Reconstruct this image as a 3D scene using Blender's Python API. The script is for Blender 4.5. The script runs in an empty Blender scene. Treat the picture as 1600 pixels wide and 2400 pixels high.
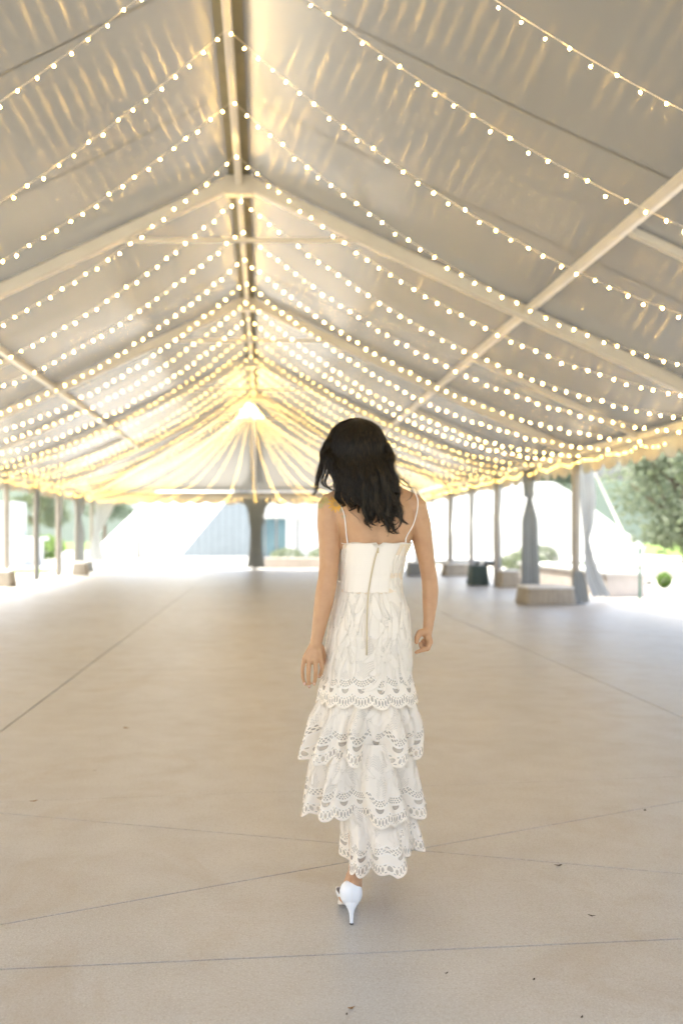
import bpy, bmesh, math, random
import numpy as np
from mathutils import Vector, Matrix, noise
R = math.radians
sc = bpy.context.scene
col = sc.collection
random.seed(7)
rng = np.random.default_rng(11)

# ---------------------------------------------------------------- camera, sky, sun, exposure
EYE = 1.29
FPX = 2333.0                       # 35 mm lens on a 24 mm wide frame, in photo pixels
cam_d = bpy.data.cameras.new('camera')
cam = bpy.data.objects.new('camera', cam_d); col.objects.link(cam)
cam.location = (0, 0, EYE); cam.rotation_euler = (R(90), 0, 0)
cam_d.sensor_fit = 'HORIZONTAL'; cam_d.sensor_width = 24; cam_d.lens = 35
cam_d.shift_x = (800 - 617) / 1600; cam_d.shift_y = (1253 - 1200) / 1600
cam_d.clip_start = .05; cam_d.clip_end = 900
cam_d.dof.use_dof = True; cam_d.dof.focus_distance = 3.34; cam_d.dof.aperture_fstop = 1.95
sc.camera = cam

SUN_EL, SUN_AZ = 67, -76            # azimuth clockwise from +Y (ahead), so ahead and right
world = bpy.data.worlds.new('World'); sc.world = world; world.use_nodes = True
wn = world.node_tree; wn.nodes.clear()
sky = wn.nodes.new('ShaderNodeTexSky'); sky.sky_type = 'NISHITA'; sky.sun_disc = False
sky.sun_elevation = R(SUN_EL); sky.sun_rotation = R(SUN_AZ)
sky.air_density = .55; sky.dust_density = 8; sky.ozone_density = 0
bgn = wn.nodes.new('ShaderNodeBackground'); bgn.inputs[1].default_value = .15
wo = wn.nodes.new('ShaderNodeOutputWorld')
wn.links.new(sky.outputs[0], bgn.inputs[0]); wn.links.new(bgn.outputs[0], wo.inputs[0])
sun_d = bpy.data.lights.new('sun', 'SUN'); sun_d.energy = 1.3; sun_d.angle = R(12); sun_d.color = (1, .95, .88)
sun = bpy.data.objects.new('sun', sun_d); col.objects.link(sun)
sun.rotation_euler = (R(90 - SUN_EL), 0, R(180 - SUN_AZ))
sun.location = (20, 20, 40)
sc.view_settings.view_transform = 'Standard'; sc.view_settings.look = 'None'
sc.view_settings.exposure = 2.75; sc.view_settings.gamma = 1
sc.view_settings.use_curve_mapping = False
sc.view_settings.use_white_balance = True; sc.view_settings.white_balance_temperature = 6550; sc.view_settings.white_balance_tint = 1
cy = sc.cycles
cy.use_denoising = True; cy.use_light_tree = True; cy.use_adaptive_sampling = False
cy.max_bounces = 7; cy.diffuse_bounces = 4; cy.glossy_bounces = 3; cy.transmission_bounces = 5; cy.transparent_max_bounces = 16
cy.sample_clamp_indirect = 6; cy.sample_clamp_direct = 0; cy.caustics_reflective = True; cy.caustics_refractive = False
cy.blur_glossy = .3
try: cy.denoising_input_passes = 'RGB_ALBEDO_NORMAL'; cy.denoising_prefilter = 'ACCURATE'
except Exception: pass

# ---------------------------------------------------------------- materials
class NT:
    def __init__(s, name):
        s.m = bpy.data.materials.new(name); s.m.use_nodes = True; s.t = s.m.node_tree; s.t.nodes.clear()
        s.out = s.n('ShaderNodeOutputMaterial')
    def n(s, typ, ins=None, **kw):
        nd = s.t.nodes.new(typ)
        for k, v in kw.items(): setattr(nd, k, v)
        for k, v in (ins or {}).items():
            if isinstance(v, bpy.types.NodeSocket): s.t.links.new(v, nd.inputs[k])
            else: nd.inputs[k].default_value = v
        return nd
    def math(s, op, a, b=0.0, c=None, clamp=False):
        ins = {0: a, 1: b}
        if c is not None: ins[2] = c
        return s.n('ShaderNodeMath', ins, operation=op, use_clamp=clamp).outputs[0]
    def ramp(s, fac, stops, interp='LINEAR'):
        nd = s.n('ShaderNodeValToRGB', {0: fac}); nd.color_ramp.interpolation = interp
        e = nd.color_ramp.elements
        while len(e) < len(stops): e.new(.5)
        for q, (p, c) in zip(e, stops):
            q.position = p; q.color = (c, c, c, 1) if isinstance(c, (int, float)) else (*c, 1)
        return nd.outputs[0]
    def mix(s, f, a, b, blend='MIX'):
        nd = s.n('ShaderNodeMix', data_type='RGBA', blend_type=blend)
        for i, v in ((0, f), (6, a), (7, b)):
            if isinstance(v, bpy.types.NodeSocket): s.t.links.new(v, nd.inputs[i])
            else: nd.inputs[i].default_value = v if i == 0 else ((*v, 1) if len(v) == 3 else v)
        return nd.outputs[2]
    def coord(s, which='Object', scale=(1, 1, 1), loc=(0, 0, 0)):
        tc = s.n('ShaderNodeTexCoord').outputs[which]
        return s.n('ShaderNodeMapping', {0: tc, 1: loc, 3: scale}).outputs[0]
    def noise(s, vec, scale, detail=3, rough=.55, dist=0):
        return s.n('ShaderNodeTexNoise', {'Vector': vec, 'Scale': scale, 'Detail': detail, 'Roughness': rough, 'Distortion': dist}).outputs[0]
    def bump(s, h, strength=.3, dist=.01):
        return s.n('ShaderNodeBump', {'Height': h, 'Strength': strength, 'Distance': dist}).outputs[0]
    def bsdf(s, color, rough=.5, spec=.5, metal=0, normal=None, **kw):
        ins = {'Base Color': color if isinstance(color, bpy.types.NodeSocket) else (*color, 1), 'Roughness': rough, 'Metallic': metal, 'Specular IOR Level': spec}
        if normal is not None: ins['Normal'] = normal
        ins.update(kw)
        return s.n('ShaderNodeBsdfPrincipled', ins).outputs[0]
    def mixs(s, f, a, b):
        return s.n('ShaderNodeMixShader', {0: f, 1: a, 2: b}).outputs[0]
    def done(s, sh):
        s.t.links.new(sh, s.out.inputs[0]); return s.m

def simple(name, color, rough=.5, spec=.5, metal=0, var=.12, scale=4, bump=.1, bs=60, translucent=0):
    k = NT(name); v = k.coord()
    n1 = k.noise(v, scale, 4)
    c = k.mix(k.ramp(n1, [(.35, 0.0), (.7, 1.0)]), color, tuple(x * (1 - var) for x in color))
    nb = k.bump(k.noise(v, bs, 3), bump, .003)
    sh = k.bsdf(c, rough, spec, metal, nb)
    if translucent:
        t = k.n('ShaderNodeBsdfTranslucent', {0: c}).outputs[0]
        sh = k.mixs(translucent, sh, t)
    return k.done(sh)

def vinyl(name, trans, color=(.76, .745, .71), rough=.2):
    k = NT(name); v = k.coord()
    big = k.noise(k.coord(scale=(1, .35, 1)), .9, 3, .5, .4)
    c = k.mix(k.ramp(big, [(.3, 0.0), (.75, 1.0)]), color, tuple(x * .9 for x in color))
    creases = k.noise(k.coord(scale=(3.0, .5, 3.0)), 2.2, 3, .5, .6)
    fine = k.noise(k.coord(scale=(2, 5, 2)), 6, 2)
    hgt = k.math('ADD', k.math('MULTIPLY', creases, 1.0), k.math('MULTIPLY', fine, .16))
    nb = k.bump(hgt, .08, .02)
    tg = k.n('ShaderNodeCombineXYZ', {0: 0, 1: 1, 2: 0}).outputs[0]
    glossy = k.bsdf(c, rough, .75, 0, nb, Anisotropic=.95, Tangent=tg, IOR=1.72)
    t = k.n('ShaderNodeBsdfTranslucent', {0: k.mix(.5, c, (.6, .6, .62))}).outputs[0]
    return k.done(k.mixs(trans, glossy, t))

M = {}
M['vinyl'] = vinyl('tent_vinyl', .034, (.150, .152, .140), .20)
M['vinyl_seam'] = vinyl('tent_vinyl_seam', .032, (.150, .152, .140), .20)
M['valance'] = vinyl('valance_vinyl', .05, (.42, .385, .31), .4)
M['aluminium'] = simple('aluminium_tube', (.56, .54, .50), .38, .5, .35, .08, 3, .03)
M['post_metal'] = simple('weathered_shaded_post', (.33, .30, .26), .45, .4, .2, .12, 3, .05)  # base colour darkened for wear and for the posts' shaded side
M['ridge_canvas'] = simple('ridge_canvas', (.20, .185, .12), .6, .3, 0, .2, 3, .2)
M['steel'] = simple('dark_steel', (.16, .16, .15), .45, .5, .6)
M['curtain'] = simple('sheer_curtain', (.62, .64, .65), .75, .2, 0, .06, 2, .25, 40, .35)
M['curtain_grey'] = simple('grey_curtain', (.34, .36, .36), .8, .2, 0, .1, 2, .25, 40, .25)
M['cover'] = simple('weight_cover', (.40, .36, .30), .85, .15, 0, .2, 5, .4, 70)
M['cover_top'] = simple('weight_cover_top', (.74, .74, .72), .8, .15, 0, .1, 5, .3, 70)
M['black_weight'] = simple('dark_weight', (.05, .08, .075), .6)
M['wall_concrete'] = simple('planter_concrete', (.50, .46, .44), .8, .2, 0, .15, 3, .4, 40)
M['white_roof'] = simple('white_membrane', (.60, .62, .63), .6, .3, 0, .05, 1, .05)
M['grey_wall'] = simple('grey_cladding', (.17, .20, .225), .6, .3, 0, .1, 2, .1)
M['white_frame'] = simple('white_frame', (.64, .65, .65), .5)
M['pane'] = simple('facade_glass', (.13, .21, .25), .08, .8, 0, .2, 1, .0)
M['grass'] = simple('lawn', (.16, .24, .07), .9, .1, 0, .35, 3, .8, 30)
M['bark'] = simple('bark', (.14, .11, .085), .9, .1, 0, .3, 8, .8, 30)
M['pole_green'] = simple('green_painted_pole', (.015, .10, .07), .4)
M['strap'] = simple('white_strap', (.78, .78, .76), .6, .3)
M['filler'] = simple('joint_filler', (.075, .055, .035), .95, .1)
M['wire'] = simple('string_wire', (.82, .76, .66), .5, .3, 0, .05, 2, .02, 20, .3)
M['leaf_dry'] = simple('dry_leaf', (.24, .13, .04), .8, .1)
M['leaf_dark'] = simple('dark_debris', (.035, .03, .022), .9, .1)
M['hub'] = simple('hub_metal', (.7, .66, .58), .35, .5, .5)

def foliage(name, a, b):
    k = NT(name)
    oi = k.n('ShaderNodeObjectInfo').outputs['Random']
    v = k.coord()
    f = k.ramp(k.noise(v, 1.4, 3), [(.35, 0.0), (.65, 1.0)])
    c = k.mix(f, a, b)
    sh = k.bsdf(c, .55, .35)
    t = k.n('ShaderNodeBsdfTranslucent', {0: k.mix(.5, c, (.24, .28, .14))}).outputs[0]
    return k.done(k.mixs(.5, sh, t))
M['fol_a'] = foliage('foliage_mid', (.12, .145, .10), (.085, .115, .085))
M['fol_b'] = foliage('foliage_teal', (.11, .14, .12), (.08, .115, .10))
M['fol_c'] = foliage('foliage_box', (.10, .20, .02), (.07, .15, .02))

def concrete():
    k = NT('concrete_slab'); v = k.coord()
    big = k.noise(v, .55, 4, .6, .3); mid = k.noise(v, 4.5, 5, .6); fine = k.noise(v, 160, 2, .7); gr = k.noise(v, 55, 3, .6)
    c = k.mix(k.ramp(big, [(.32, 0.0), (.68, 1.0)]), (.50, .498, .492), (.442, .438, .428))
    c = k.mix(k.math('MULTIPLY', k.ramp(mid, [(.42, 0.0), (.72, 1.0)]), .35), c, (.385, .355, .315))
    c = k.mix(k.math('MULTIPLY', k.ramp(gr, [(.35, 1.0), (.5, 0.0)]), .28), c, (.33, .29, .24))
    c = k.mix(k.math('MULTIPLY', k.ramp(fine, [(.55, 0.0), (.68, 1.0)]), .55), c, (.68, .66, .61))
    c = k.mix(k.math('MULTIPLY', k.ramp(fine, [(.32, 1.0), (.45, 0.0)]), .5), c, (.27, .23, .19))
    vor = k.n('ShaderNodeTexVoronoi', {'Vector': v, 'Scale': 1.7}).outputs['Distance']
    spot = k.ramp(vor, [(.012, 1.0), (.022, 0.0)])
    c = k.mix(k.math('MULTIPLY', spot, .7), c, (.16, .12, .09))
    st = k.ramp(k.noise(v, 1.1, 6, .7, 1.4), [(.52, 0.0), (.70, 1.0)])
    c = k.mix(k.math('MULTIPLY', st, .38), c, (.34, .27, .19))
    h = k.math('ADD', k.math('MULTIPLY', fine, .5), k.math('MULTIPLY', gr, .6))
    nb = k.bump(h, .35, .0025)
    rough = k.math('ADD', k.math('MULTIPLY', mid, .2), .27)
    return k.done(k.bsdf(c, rough, .62, 0, nb))
M['concrete'] = concrete()

def bulbmat(name, e_):
    k = NT(name)
    oi = k.n('ShaderNodeObjectInfo').outputs['Random']
    var = k.ramp(oi, [(0.0, .18), (.10, .45), (.16, .85), (1.0, 1.0)])
    e = k.n('ShaderNodeEmission', {0: (1, .57, .14, 1), 1: k.math('MULTIPLY', var, e_)}).outputs[0]
    return k.done(e)
BULB_E = 56.0
M['bulb'] = bulbmat('lit_bulb', BULB_E); M['bulb_dim'] = bulbmat('lit_bulb_dim', BULB_E * .28); M['bulb_far'] = bulbmat('lit_bulb_far', BULB_E * .36)

# ---------------------------------------------------------------- mesh helpers
class MB:
    """collects shapes for ONE mesh"""
    def __init__(s): s.v = []; s.f = []
    def add(s, vs, fs):
        o = len(s.v); s.v += [tuple(p) for p in vs]; s.f += [tuple(i + o for i in f) for f in fs]; return s
    def box(s, lo, hi):
        (a, b, c), (d, e, f) = lo, hi
        return s.add([(a, b, c), (d, b, c), (d, e, c), (a, e, c), (a, b, f), (d, b, f), (d, e, f), (a, e, f)],
                     [(0, 3, 2, 1), (4, 5, 6, 7), (0, 1, 5, 4), (1, 2, 6, 5), (2, 3, 7, 6), (3, 0, 4, 7)])
    def beam(s, p, q, w, h, up=(0, 0, 1), bev=.18):
        p, q = Vector(p), Vector(q); d = (q - p).normalized(); up = Vector(up)
        x = d.cross(up); x = x.normalized() if x.length > 1e-5 else Vector((1, 0, 0)); z = x.cross(d).normalized()
        b = bev * min(w, h); W, H = w / 2, h / 2
        prof = [(-W + b, -H), (W - b, -H), (W, -H + b), (W, H - b), (W - b, H), (-W + b, H), (-W, H - b), (-W, -H + b)]
        vs = [c + x * a + z * e for c in (p, q) for a, e in prof]
        n = 8
        return s.add(vs, [(i, (i + 1) % n, n + (i + 1) % n, n + i) for i in range(n)] + [tuple(range(n))[::-1], tuple(range(n, 2 * n))])
    def tube(s, pts, rad, n=6, caps=True):
        pts = [Vector(p) for p in pts]; m = len(pts)
        rads = rad if isinstance(rad, (list, tuple, np.ndarray)) else [rad] * m
        d0 = (pts[1] - pts[0]).normalized(); ref = Vector((0, 0, 1)) if abs(d0.z) < .9 else Vector((1, 0, 0))
        x = d0.cross(ref).normalized(); vs = []
        for i, p in enumerate(pts):
            d = (pts[min(i + 1, m - 1)] - pts[max(i - 1, 0)]).normalized()
            x = (x - d * x.dot(d)); x = x.normalized() if x.length > 1e-6 else d.orthogonal().normalized()
            y = d.cross(x)
            for j in range(n):
                a = 2 * math.pi * j / n; vs.append(p + (x * math.cos(a) + y * math.sin(a)) * rads[i])
        fs = [(i * n + j, i * n + (j + 1) % n, (i + 1) * n + (j + 1) % n, (i + 1) * n + j) for i in range(m - 1) for j in range(n)]
        if caps: fs += [tuple(range(n))[::-1], tuple(range((m - 1) * n, m * n))]
        return s.add(vs, fs)
    def grid(s, fn, nu, nv):
        vs = [fn(i / nu, j / nv) for j in range(nv + 1) for i in range(nu + 1)]
        w = nu + 1
        return s.add(vs, [(j * w + i, j * w + i + 1, (j + 1) * w + i + 1, (j + 1) * w + i) for j in range(nv) for i in range(nu)])
    def ball(s, c, r, nu=8, nv=5):
        r = (r, r, r) if isinstance(r, (int, float)) else r
        vs = [(c[0], c[1], c[2] + r[2])]
        for j in range(1, nv):
            t = math.pi * j / nv
            for i in range(nu):
                a = 2 * math.pi * i / nu
                vs.append((c[0] + r[0] * math.sin(t) * math.cos(a), c[1] + r[1] * math.sin(t) * math.sin(a), c[2] + r[2] * math.cos(t)))
        vs.append((c[0], c[1], c[2] - r[2])); L = len(vs) - 1
        fs = [(0, 1 + i, 1 + (i + 1) % nu) for i in range(nu)]
        for j in range(nv - 2):
            o = 1 + j * nu; fs += [(o + i, o + nu + i, o + nu + (i + 1) % nu, o + (i + 1) % nu) for i in range(nu)]
        o = 1 + (nv - 2) * nu; fs += [(L, o + (i + 1) % nu, o + i) for i in range(nu)]
        return s.add(vs, fs)
    def mesh(s, name, mat, smooth=False):
        me = bpy.data.meshes.new(name); me.from_pydata(s.v, [], s.f)
        for m_ in (mat if isinstance(mat, (list, tuple)) else [mat]): me.materials.append(m_)
        if smooth: me.polygons.foreach_set('use_smooth', [True] * len(me.polygons))
        me.update(); return me
    def build(s, name, mat, parent=None, smooth=False, loc=None):
        o = bpy.data.objects.new(name, s.mesh(name, mat, smooth)); col.objects.link(o)
        if loc is not None: o.location = loc
        if parent is not None: attach(o, parent)
        return o
def attach(o, parent):
    """keep o where it was authored (world coordinates) under a parent that has its own location"""
    o.parent = parent
    w = Matrix.Identity(4); p = parent
    chain = []
    while p is not None: chain.append(p); p = p.parent
    for q in reversed(chain): w = w @ q.matrix_parent_inverse @ q.matrix_basis if q.parent else q.matrix_basis.copy()
    o.matrix_parent_inverse = w.inverted()
def tag(o, label=None, cat=None, group=None, kind=None):
    for k_, v_ in (('label', label), ('category', cat), ('group', group), ('kind', kind)):
        if v_: o[k_] = v_
    return o
def empty(name, loc, label=None, cat=None, group=None):
    o = bpy.data.objects.new(name, None); col.objects.link(o); o.location = loc; o.empty_display_size = .2
    return tag(o, label, cat, group)
def fin(o, smooth_angle=None, bevel=None, solid=None, subsurf=None):
    if solid: m = o.modifiers.new('solid', 'SOLIDIFY'); m.thickness = solid; m.offset = 0
    if bevel: m = o.modifiers.new('bevel', 'BEVEL'); m.width = bevel; m.segments = 2; m.limit_method = 'ANGLE'
    if subsurf: m = o.modifiers.new('sub', 'SUBSURF'); m.levels = subsurf; m.render_levels = subsurf
    return o
def pt(x, y, d):
    """point of the place seen at photo pixel (x, y) at distance d ahead of the camera"""
    return Vector(((x - 617) / FPX * d, d, EYE + (1253 - y) / FPX * d))

# ---------------------------------------------------------------- ground and pavement
g = MB().box((-400, -200, -.6), (400, 500, -.12)).build('ground', M['grass']); tag(g, kind='structure')
PX0, PX1, PY0, PY1 = -19.0, 24.0, -20.0, 78.0
pv = MB().box((PX0, PY0, -.30), (PX1, PY1, -.045)).build('pavement', M['filler']); tag(pv, kind='structure')
def clip(poly, a, b, c):
    """keep the side a*x+b*y<=c of a convex polygon"""
    out = []
    for i in range(len(poly)):
        p, q = poly[i], poly[(i + 1) % len(poly)]
        dp, dq = a * p[0] + b * p[1] - c, a * q[0] + b * q[1] - c
        if dp <= 0: out.append(p)
        if dp * dq < 0:
            t = dp / (dp - dq); out.append((p[0] + t * (q[0] - p[0]), p[1] + t * (q[1] - p[1])))
    return out
def split(polys, y0, slope):
    """cut along y = y0 + slope*x with a joint of 5 mm"""
    g_ = .0036; out = []
    for p in polys:
        for q in (clip(p, -slope, 1, y0 - g_), clip(p, slope, -1, -y0 - g_)):
            if len(q) >= 3:
                ar = abs(sum(q[i][0] * q[(i + 1) % len(q)][1] - q[(i + 1) % len(q)][0] * q[i][1] for i in range(len(q)))) / 2
                if ar > .01: out.append(q)
    return out
xs = [PX0] + [x for x in (-15.73, -11.06, -6.39, -1.72, 2.95, 7.62, 12.29, 16.96) if PX0 < x < PX1] + [PX1]
ncol = 0
for ci in range(len(xs) - 1):
    x0, x1 = xs[ci] + .0045, xs[ci + 1] - .0045
    ps = [[(x0, PY0), (x1, PY0), (x1, PY1), (x0, PY1)]]
    if abs(xs[ci] + 1.72) < .01:
        cuts = [(-6.2, .05), (-1.6, .08), (3.035, .105), (4.98, .146), (9.6, .06), (14.2, .03)]
        for y0, sl in cuts + [(18.8 + 4.6 * i, 0) for i in range(13)]: ps = split(ps, y0, sl)
        a_, b_ = [p for p in ps if 2.9 < sum(q[1] for q in p) / len(p) < 5.0], [p for p in ps if not 2.9 < sum(q[1] for q in p) / len(p) < 5.0]
        a_ = split(a_, 4.25, -.294); a_ = split(a_, 3.747, .526); ps = a_ + b_
    else:
        off = random.uniform(-.4, .4)
        for i in range(21): ps = split(ps, -10.0 + off + 4.6 * i, .02 * math.sin(i * 2.1 + ci))
    for p in ps:
        n = len(p); cx = sum(q[0] for q in p) / n; cyy = sum(q[1] for q in p) / n
        dz = random.uniform(-.0006, .0006); ch = .0015
        ins = []
        for q in p:
            d = Vector((cx - q[0], cyy - q[1])); d = d.normalized() * ch * 1.3; ins.append((q[0] + d.x, q[1] + d.y))
        vs = [(q[0], q[1], -.04) for q in p] + [(q[0], q[1], -ch + dz) for q in p] + [(q[0], q[1], dz) for q in ins]
        fs = [(i, (i + 1) % n, n + (i + 1) % n, n + i) for i in range(n)] + [(n + i, n + (i + 1) % n, 2 * n + (i + 1) % n, 2 * n + i) for i in range(n)] + [tuple(range(2 * n, 3 * n))]
        MB().add(vs, fs).build('slab', M['concrete'], pv)

# ---------------------------------------------------------------- the tent
RX, RZ = -.30, 5.65                 # ridge
XL, XR, EZ = -6.40, 5.80, 2.80      # eaves
FR = [-1.2, 5.55, 12.2, 18.5, 24.8, 31.0]  # unseen near end is placed so that sky light reaches her back
END = 37.1
tent = empty('frame_tent', (RX, 15, 0), 'long white vinyl frame tent with translucent roof and aluminium rafters over the concrete', 'tent')
def zroof(x): return RZ - (RZ - EZ) * ((x - RX) / (XR - RX) if x > RX else (RX - x) / (RX - XL))
def panel(fn, nu=16, nv=16, name='roof_panel', mat=None):
    return MB().grid(fn, nu, nv).build(name, mat or M['vinyl'], tent, True)
for a, b in zip(FR[:-1], FR[1:]):
    for side in (-1, 1):
        xe = XR + .06 if side > 0 else XL - .06
        def fn(u, v, a=a, b=b, xe=xe, side=side):
            x = RX + (xe - RX) * u; y = a + (b - a) * v
            sag = -.05 * math.sin(math.pi * v) * math.sin(math.pi * u) + .012 * math.sin(9 * u + 5 * v + a) * math.sin(math.pi * v)
            pk = .0
            return (x, y, zroof(x) + .11 + sag + pk)
        p_ = panel(fn, 22, 18)
        if side < 0: p_.data.flip_normals()
        for q in (.34, .67):                    # weld seams between the widths of vinyl
            def sf(u, v, fn=fn, q=q, L_=b - a):
                x, y, z = fn(u, q + (v - .5) * .03 / L_); return (x, y, z - .003 - .0006 * (1 - abs(2 * v - 1)))
            MB().grid(sf, 22, 2).build('weld_seam', M['vinyl_seam'], p_, True)
H0, CL, CR = (RX, FR[-1], RZ), (XL, END, EZ), (XR, END, EZ)
def tri(A, B, C_):
    A, B, C_ = Vector(A), Vector(B), Vector(C_)
    def fn(u, v):
        p = A.lerp(B.lerp(C_, v), u); p.z += .11 - .04 * math.sin(math.pi * u) * math.sin(math.pi * v); return tuple(p)
    return fn
panel(tri(H0, CL, CR)); panel(tri(H0, (XL, FR[-1] + .01, EZ), CL)); panel(tri(H0, CR, (XR, FR[-1] + .01, EZ)))

BW, BH = .115, .17
for y in FR:
    for xe in (XL, XR):
        MB().beam((RX + (.05 if xe > RX else -.05), y, RZ - .03), (xe, y, EZ), BW, BH).build('rafter', M['aluminium'], tent)
    # plates at the ridge, collar bar below it
    MB().box((RX - .17, y - .075, RZ - .2), (RX + .17, y + .075, RZ + .03)).build('ridge_plate', M['aluminium'], tent)
    if y > 0:
        zc = 4.9; xa, xb = RX - 1.65, RX + 1.65
        MB().beam((xa, y, zc), (xb, y, zc), .045, .05).build('collar_bar', M['aluminium'], tent)
for a, b in zip(FR[:-1], FR[1:]):
    MB().beam((RX, a + .08, RZ - .05), (RX, b - .08, RZ - .05), .082, .10).build('ridge_bar', M['aluminium'], tent)
    MB().box((RX - .125, a + .01, RZ + .045), (RX + .125, b - .01, RZ + .052)).build('ridge_canvas', M['ridge_canvas'], tent)
    for xm in (RX + 3.52, RX - 3.56):
        MB().beam((xm, a + .06, zroof(xm) + .02), (xm, b - .06, zroof(xm) + .02), .085, .11).build('purlin', M['aluminium'], tent)
    ym = (a + b) / 2
    for xm, xe in ((RX + 3.52, XR), (RX - 3.56, XL)):
        sx = .05 if xe > 0 else -.05
        MB().beam((xm + sx, ym, zroof(xm + sx) + .02), (xe - sx, ym, EZ + .03), .07, .085).build('short_rafter', M['aluminium'], tent)
        MB().beam((xe, a + .06, EZ), (xe, b - .06, EZ), .10, .13).build('eave_bar', M['aluminium'], tent)
# hip end
for xe in (XL, XR):
    MB().beam((RX, FR[-1] + .1, RZ - .05), (xe, END, EZ), .1, .15).build('hip_rafter', M['aluminium'], tent)
    MB().beam((xe, FR[-1] + .06, EZ), (xe, END - .06, EZ), .10, .13).build('eave_bar', M['aluminium'], tent)
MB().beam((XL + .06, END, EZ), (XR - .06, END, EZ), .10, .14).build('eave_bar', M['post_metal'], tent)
MB().beam((RX, FR[-1] + .12, RZ - .06), (RX, END - .05, EZ + .04), .07, .09).build('hip_rafter', M['aluminium'], tent)
posts = []
for y in [v for f in zip(FR[:-1], [(p + q) / 2 for p, q in zip(FR[:-1], FR[1:])]) for v in f] + [31.0, 34.05, END]:
    for xe in (XL, XR):
        if y < 16 and abs(y - 12.2) > .1 or y < 3: continue
        main = any(abs(y - f) < .1 for f in FR) or y == END
        w = .13 if main else .075
        posts.append((xe, y, main))
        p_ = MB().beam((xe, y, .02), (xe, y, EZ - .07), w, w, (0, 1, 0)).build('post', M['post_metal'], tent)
        MB().box((xe - .13, y - .13, 0), (xe + .13, y + .13, .015)).build('base_plate', M['steel'], p_)
for x in (-4.36, -2.32, RX - .02, 1.74, 3.77):
    if abs(x - RX) < 1:
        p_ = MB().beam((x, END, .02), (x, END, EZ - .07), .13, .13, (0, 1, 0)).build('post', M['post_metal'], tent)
        MB().box((x - .13, END - .13, 0), (x + .13, END + .13, .015)).build('base_plate', M['steel'], p_)
# valances: scalloped strips hanging from the eaves
def valance(x0, y0, x1, y1, out):
    L = math.hypot(x1 - x0, y1 - y0); ns = max(1, round(L / .62)); drop = .46
    def fn(u, v):
        k_ = u * ns; sc_ = abs(math.sin(math.pi * k_)) ** .6
        dep = drop * (.72 + .28 * sc_)
        wv = .018 * math.sin(u * L * 9) * v + .03 * v * v * math.sin(u * L * 3.1 + 1)
        return (x0 + (x1 - x0) * u + out[0] * (.085 + wv), y0 + (y1 - y0) * u + out[1] * (.085 + wv), EZ + .06 - dep * v)
    MB().grid(fn, int(L * 16), 6).build('valance', M['valance'], tent, True)
for a, b in list(zip(FR[:-1], FR[1:])) + [(FR[-1], END)]:
    valance(XR, a + .02, XR, b - .02, (1, 0)); valance(XL, a + .02, XL, b - .02, (-1, 0))
for a, b in ((XL, RX), (RX, XR)): valance(a + .02, END, b - .02, END, (0, 1))

# ---------------------------------------------------------------- curtains gathered at the posts
def curtain(rows, dirv, pleats, amp, mat, label, group='curtains gathered at the tent posts', seed=0, base=None):
    """rows: (z, x, y, half width) from the top down"""
    rr = random.Random(seed); ph = rr.uniform(0, 6)
    d = Vector(dirv).normalized(); n = Vector((-d.y, d.x, 0))
    def row(v):
        t = v * (len(rows) - 1); i = min(int(t), len(rows) - 2); f = t - i; f = f * f * (3 - 2 * f)
        return [p + (q - p) * f for p, q in zip(rows[i], rows[i + 1])]
    def fn(u, v):
        z, x, y, hw = row(v); c = 2 * u - 1
        a = amp * min(1, .25 + .9 * hw)
        off = a * (math.sin(pleats * math.pi * c + ph + .6 * math.sin(3 * v)) + .4 * math.sin(2.3 * pleats * c + 2 * ph))
        if v > .97: z += .012 * math.sin(pleats * 2 * c)
        return (x + d.x * hw * c + n.x * off, y + d.y * hw * c + n.y * off, z)
    o = MB().grid(fn, max(24, pleats * 7), 40).build('curtain', mat, None, True)
    if base is None: base = (rows[-1][1], rows[-1][2], 0)
    o.data.transform(Matrix.Translation(-Vector(base))); o.location = base
    fin(o, solid=.004)
    return tag(o, label, 'curtain', group)
def gathered(x, y, label, mat=None, w=.22, tie=1.35, bot=.16, lean=(0, 0), dirv=(0, 1, 0), seed=1, zb=.04):
    return curtain([(2.70, x, y, w), (2.1, x, y, w * .75), (tie, x + lean[0] * .3, y + lean[1] * .3, w * .28), (tie - .5, x + lean[0] * .6, y + lean[1] * .6, bot * .8), (zb, x + lean[0], y + lean[1], bot)],
                   dirv, 6, .035, mat or M['curtain'], label, seed=seed)
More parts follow.
